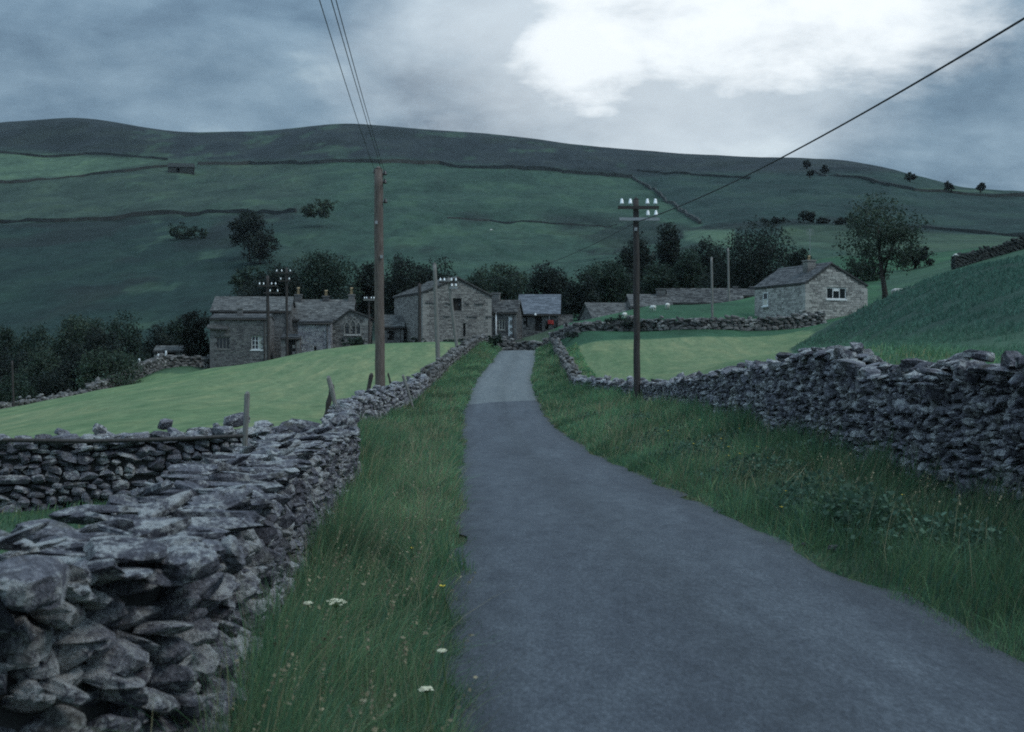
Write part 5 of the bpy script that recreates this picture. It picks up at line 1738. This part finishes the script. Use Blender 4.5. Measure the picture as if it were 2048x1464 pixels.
def make_grass():
    r = np.random.default_rng(99)
    for side, n, y1 in ((-1, 120000, 116), (1, 150000, 112)):
        x, y, q = verge_points(n, side, r, 3.0, y1)
        near_ = 1 - .75 * smooth(.0, .14, q)
        tall = fbm(x / 1.1, y / 1.6, 71, 3)
        tuft = smooth(.35, .75, fbm(x / .33, y / .33, 141, 2)); h = (.13 + .40 * tall + .16 * tuft) * (1 - .62 * near_ * 1.0) * r.uniform(.55, 1.3, n)
        if side > 0:
            h *= 1.0 + .48 * smooth(.30, .9, q) * smooth(.35, .6, tall)
        else:
            h *= .9 + .6 * smooth(.45, .95, q) * (1 - .5 * smooth(20, 40, y))
        w = np.maximum(.0038, y * .00055) * r.uniform(.7, 1.5, n)
        c = grass_colour(x, y, r, n)
        if side > 0: c *= (1 - .46 * (1 - smooth(14, 34, y)))[:, None] * np.array((.92, 1, 1))  # near right verge: wall shade and vignetting painted into darker, weedier grass
        nearm = y < 18
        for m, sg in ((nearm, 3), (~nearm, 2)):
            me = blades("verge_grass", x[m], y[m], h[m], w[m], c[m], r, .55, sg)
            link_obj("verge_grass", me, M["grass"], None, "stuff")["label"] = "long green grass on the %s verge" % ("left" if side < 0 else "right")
    # rough grass behind the near wall and on the field margins
    n = 16000
    y = r.uniform(5, 21, n); x = lw_x(y) - .75 - r.uniform(0, 1, n) ** 1.3 * 7
    me = blades("rough_grass", x, y, r.uniform(.06, .22, n), np.maximum(.006, y * .0009) * np.ones(n), grass_colour(x, y, r, n), r, .5, 2)
    link_obj("rough_grass", me, M["grass"], None, "stuff")
    n = 30000
    f = r.uniform(0, 1, n); y = (9 ** .6 + f * (100 ** .6 - 9 ** .6)) ** (1 / .6); x = rw_x(y) + .6 + r.uniform(0, 1, n) ** 1.6 * np.where(y < 32, 4, .9)
    ok = np.abs(PX(x, y, 1)[0] - 1024) < 1100
    x, y = x[ok], y[ok]; n = len(x)
    me = blades("field_grass", x, y, r.uniform(.08, .26, n), np.maximum(.006, y * .0008) * np.ones(n), grass_colour(x, y, r, n) * np.array((1.3, 1.35, 1.3)), r, .5, 2)
    link_obj("field_grass", me, M["grass"], None, "stuff")
    # tussocks over the dark hillock
    n = 30000
    y = r.uniform(28, 84, n); x = y * (.20 + .20 * r.uniform(0, 1, n))
    tz = ground(x, y); C_, _ = land_colour(x, y, tz)
    keep = (fbm(x / 1.1, y / 1.5, 95, 2) > .42) & (x > rw_x(y) + .9)
    x, y, tz, C_ = x[keep], y[keep], tz[keep], C_[keep]; n = len(x)
    me = blades("hillock_grass", x, y, r.uniform(.10, .34, n), np.maximum(.02, y * .0010), C_ * 2.6 * r.uniform(.7, 1.3, (n, 1)), r, .6, 2, z=tz - .03)
    link_obj("hillock_grass", me, M["grass"], None, "stuff")
    # seeding stalks, pale and arching
    for side, n in ((-1, 1300), (1, 1300)):
        x, y, q = verge_points(n * 2, side, r, 4.2, 60, .5)
        m = q > .12; x, y = x[m][:n], y[m][:n]; n = len(x)
        h = r.uniform(.35, .72, n)
        c = np.array((.34, .31, .19)) * r.uniform(.5, 1.2, (n, 1))
        me = blades("seed_stalks", x, y, h, np.maximum(.0028, y * .00045) * np.ones(n), c, r, .45, 4, (.45, .0))
        link_obj("seed_stalks", me, M["grass"], None, "stuff")
    # broad leaved docks, nettles and hogweed among the right verge grass, fewer on the left
    cen = []; tone = []
    for (cx, cy, rad, hh, k) in [(3.25, 13.2, .55, .45, 900), (2.85, 14.5, .45, .38, 600), (3.9, 12.2, .5, .40, 700), (3.5, 16, .7, .4, 900), (3.6, 20, .8, .42, 900), (4.4, 15, .6, .35, 700), (3.2, 25, .9, .4, 800), (3.4, 31, 1.0, .4, 800), (3.3, 38, 1.0, .4, 700), (4.2, 10, .5, .35, 600),
                              (4.4, 22, .8, .5, 800), (4.1, 27, .7, .4, 600), (2.4, 46, .9, .3, 500), (-1.6, 17, .3, .25, 160)]:
        k = int(k * 1.8); p = r.normal(size=(k, 2)) * rad * .7
        X_, Y_ = cx + p[:, 0], cy + p[:, 1]
        d = np.exp(-(p ** 2).sum(1) / (rad * rad))
        ok_ = np.where(cx > 0, X_ > road_x(Y_) + 1.85, X_ < road_x(Y_) - 1.85) & (X_ < rw_x(Y_) + .05)
        X_, Y_, d, k = X_[ok_], Y_[ok_], d[ok_], int(ok_.sum())
        Z_ = ground(X_, Y_) + r.uniform(.05, 1, k) * hh * (.4 + .8 * d)
        cen.append(np.stack([X_, Y_, Z_], -1)); tone.append(np.array((.070, .125, .085)) * r.uniform(.55, 1.35, (k, 1)))
    me = leaf_mesh("verge_weeds", np.concatenate(cen), .05, np.concatenate(tone), r)
    link_obj("verge_weeds", me, M["foliage"], None, "stuff")
    # dead grass and grit along the ragged edge of the tarmac
    n = 26000
    f = r.uniform(0, 1, n); y = (3.5 ** .5 + f * (90 ** .5 - 3.5 ** .5)) ** 2
    sd = np.where(r.uniform(0, 1, n) < .5, -1, 1)
    x = road_x(y) + sd * (1.53 + r.normal(0, .055, n) + (vnoise(y * 1.3, sd * 7.0, 77) - .5) * .16)
    c = grass_colour(x, y, r, n, .25) * .8
    me = blades("edge_grass", x, y, r.uniform(.03, .12, n), np.maximum(.004, y * .0006) * np.ones(n), c, r, .9, 2)
    link_obj("edge_grass", me, M["grass"], None, "stuff")
make_grass()

# ------------------------------------------------------------------ flowers
def flower(label, px, py, D, head, mat, kind, group, stem_h=None):
    p = P(px, py, D)
    g_ = gz(p[0], p[1])
    root = thing("wild_flower", label, "flower", (p[0], p[1], g_), group=group)
    hh = max(p[2] - g_, .08)
    s_ = MB(); s_.tube([(0, 0, 0), (.02, .01, hh * .5), (0, 0, hh)], [.004, .0035, .003], 5); s_.build("stalk", M["green"], root)
    m_ = MB(); r = random.Random(int(px * 7 + py))
    if kind == 'umbel':
        for k in range(34):
            a = r.uniform(0, 6.28); q = math.sqrt(r.random()); x_, y_ = math.cos(a) * q * head, math.sin(a) * q * head
            z_ = hh + head * .35 * (1 - q * q) + r.uniform(-.004, .004); t = r.uniform(.006, .011)
            for j in range(3):
                b = a + j * 2.1
                m_.add([(x_, y_, z_), (x_ + t * math.cos(b), y_ + t * math.sin(b), z_ + .003), (x_ + t * math.cos(b + 1.2), y_ + t * math.sin(b + 1.2), z_ + .002), (x_ + t * .4 * math.cos(b + .6), y_ + t * .4 * math.sin(b + .6), z_ + .006)], [(0, 1, 3), (0, 3, 2), (1, 2, 3)])
            s2 = .0
        rays = MB()
        for k in range(12):
            a = k * .5236; rays.tube([(0, 0, hh - head * .35), (math.cos(a) * head * .8, math.sin(a) * head * .8, hh + head * .08)], .0018, 4)
        rays.build("rays", M["green"], root)
    else:
        for k in range(5):
            a = k * 1.2566 + r.random()
            c0, s0 = math.cos(a), math.sin(a)
            m_.add([(0, 0, hh), (head * (c0 - .5 * s0) * .8, head * (s0 + .5 * c0) * .8, hh + head * .45), (head * c0 * 1.1, head * s0 * 1.1, hh + head * .6), (head * (c0 + .5 * s0) * .8, head * (s0 - .5 * c0) * .8, hh + head * .45)], [(0, 1, 2, 3)])
    m_.build("petals", M[mat], root)
flower("large cream umbel flower lowest beside the near left wall", 672, 1207, 7.0, .050, "creampetal", 'umbel', None)
flower("pale umbel flower at the bottom of the left verge near the tarmac", 853, 1381, 5.6, .026, "creampetal", 'umbel', None)
flower("small pale umbel at the tarmac edge, above the bottom one", 884, 1303, 6.4, .020, "creampetal", 'umbel', None)
flower("faint cream flower left beside the large cream umbel", 616, 1208, 7.2, .018, "creampetal", 'umbel', None)
flower("yellow flower at the left tarmac edge, nearer of two", 885, 1174, 8.9, .020, "yellow", 'cup', None)
flower("yellow flower in the left verge, farther of two", 824, 1097, 10.5, .014, "yellow", 'cup', None)
for (px_, py_, D_) in ((1573, 983, 15.5), (1563, 1015, 14.6), (1696, 1016, 14.3), (1705, 1017, 14.3), (1720, 1027, 14.0), (1806, 991, 15.0), (1387, 888, 24), (1441, 860, 27), (1443, 878, 25.5), (1457, 894, 24), (1458, 912, 22.5), (1515, 894, 22),
                       (1536, 917, 21), (1386, 920, 23.5), (1336, 862, 29), (1479, 858, 27), (1500, 854, 26), (1400, 840, 31), (1296, 838, 34), (1480, 908, 22.5)):
    flower("small yellow flower in the long grass of the right verge", px_, py_, D_, .021 if D_ < 20 else .024, "yellow", 'cup', "yellow flowers in the right verge")
# loose stones on the tarmac's right edge
for k_, (px_, py_, s_) in enumerate(((1671, 1104, .11), (1648, 1053, .08), (1607, 1092, .05), (1768, 1208, .05), (1813, 1181, .045))):
    h_ = None
    D_ = np.linspace(5, 30, 2000); x_ = (px_ - 1024) / F * D_; z_ = EYE - (py_ - 732) / F * D_
    i_ = int(np.argmax(ground(x_, D_) >= z_)); 
    o_ = bpy.data.objects.new("loose_stone", template_mesh(2, k_ + 4, "stone")); COL.objects.link(o_)
    o_.location = (x_[i_], D_[i_], float(ground(x_[i_:i_ + 1], D_[i_:i_ + 1])[0]) + s_ * .25); o_.scale = (s_ * 1.3, s_, s_ * .7)
    tag(o_, ("largest loose stone on the right tarmac edge", "second loose stone up from the largest, in the grass edge", "flat small stone on the tarmac just left of the largest", "small stone below the largest on the right tarmac edge", "smallest stone farthest right on the tarmac edge")[k_], "stone", "loose stones at the right tarmac edge")

# ------------------------------------------------------------------ understory of the valley thicket and the copse behind the houses
for i, (lb, D_, box, c_) in enumerate([
    ("low dark bush at the thicket's left foot, behind the meadow edge", 112, (-30, 70, 752, 850), MD), ("low bush under the willow in the left thicket", 116, (60, 150, 745, 830), DK),
    ("low grey bush between the round bush and the white posts", 130, (240, 310, 706, 780), MD), ("upper bush on the slope over the left thicket", 190, (-30, 40, 655, 760), MD),
    ("pale bush high in the middle of the left thicket", 185, (130, 220, 640, 740), LT), ("scrub linking the thicket to the black evergreen", 172, (320, 380, 640, 740), MD)]):
    tree("thicket_bush", lb, D_, box, seed=700 + i * 3, colour=c_, lobes=8, stem=False, cat="bush", group="bushes in the left hand thicket")
for i, (lb, D_, box, c_) in enumerate([
    ("undergrowth behind the farmhouse roofs", 176, (470, 610, 560, 640), DK), ("undergrowth between farmhouse and barn, behind the brown pole", 178, (690, 830, 560, 650), DK),
    ("undergrowth behind the porch cottage", 186, (960, 1070, 560, 630), MD), ("undergrowth right of the byre", 182, (1090, 1200, 570, 650), DK),
    ("undergrowth behind the left terrace cottage", 188, (1190, 1300, 545, 640), DK), ("undergrowth behind the middle terrace cottage", 196, (1290, 1400, 535, 620), MD), ("undergrowth beneath the biggest dark tree", 176, (1400, 1540, 520, 610), DK)]):
    tree("copse_bush", lb, D_, box, seed=740 + i * 3, colour=c_, lobes=10, stem=False, cat="bush", group="undergrowth behind the hamlet")

# ------------------------------------------------------------------ grass heads and thistles standing above the verge
def heads():
    r = np.random.default_rng(515)
    cen = []; tone = []
    for side, n in ((-1, 420), (1, 380)):
        x, y, q = verge_points(n * 2, side, r, 4.6, 40, .5)
        m = q > .22; x, y = x[m][:n], y[m][:n]
        z = ground(x, y); h = r.uniform(.34, .66, len(x)) * (1 if side > 0 else .85)
        lx, ly = r.normal(0, .10, len(x)) + .10, r.normal(0, .08, len(x))
        for k in range(7):
            f = k / 6
            cen.append(np.stack([x + lx * (1 + f * .25), y + ly * (1 + f * .25), z + h - .09 * (1 - f) + r.normal(0, .006, len(x))], -1))
            tone.append(np.array((.30, .26, .17)) * r.uniform(.6, 1.25, (len(x), 1)))
        mb = blades("seed_stalks", x, y, h, np.maximum(.0024, y * .0004), np.tile((.26, .25, .15), (len(x), 1)), r, .001, 3, (0, 0))
        co = np.empty(len(mb.vertices) * 3, np.float32); mb.vertices.foreach_get("co", co); co = co.reshape(-1, 7, 3)
        f = np.array([0, 0, 1 / 3, 1 / 3, 2 / 3, 2 / 3, 1.0]) ** 1.6
        co[:, :, 0] += lx[:, None] * f[None]; co[:, :, 1] += ly[:, None] * f[None]
        mb.vertices.foreach_set("co", co.ravel()); mb.update()
        link_obj("seed_stalks", mb, M["grass"], None, "stuff")
    link_obj("seed_heads", leaf_mesh("seed_heads", np.concatenate(cen), .017, np.concatenate(tone), r), M["foliage"], None, "stuff")
heads()
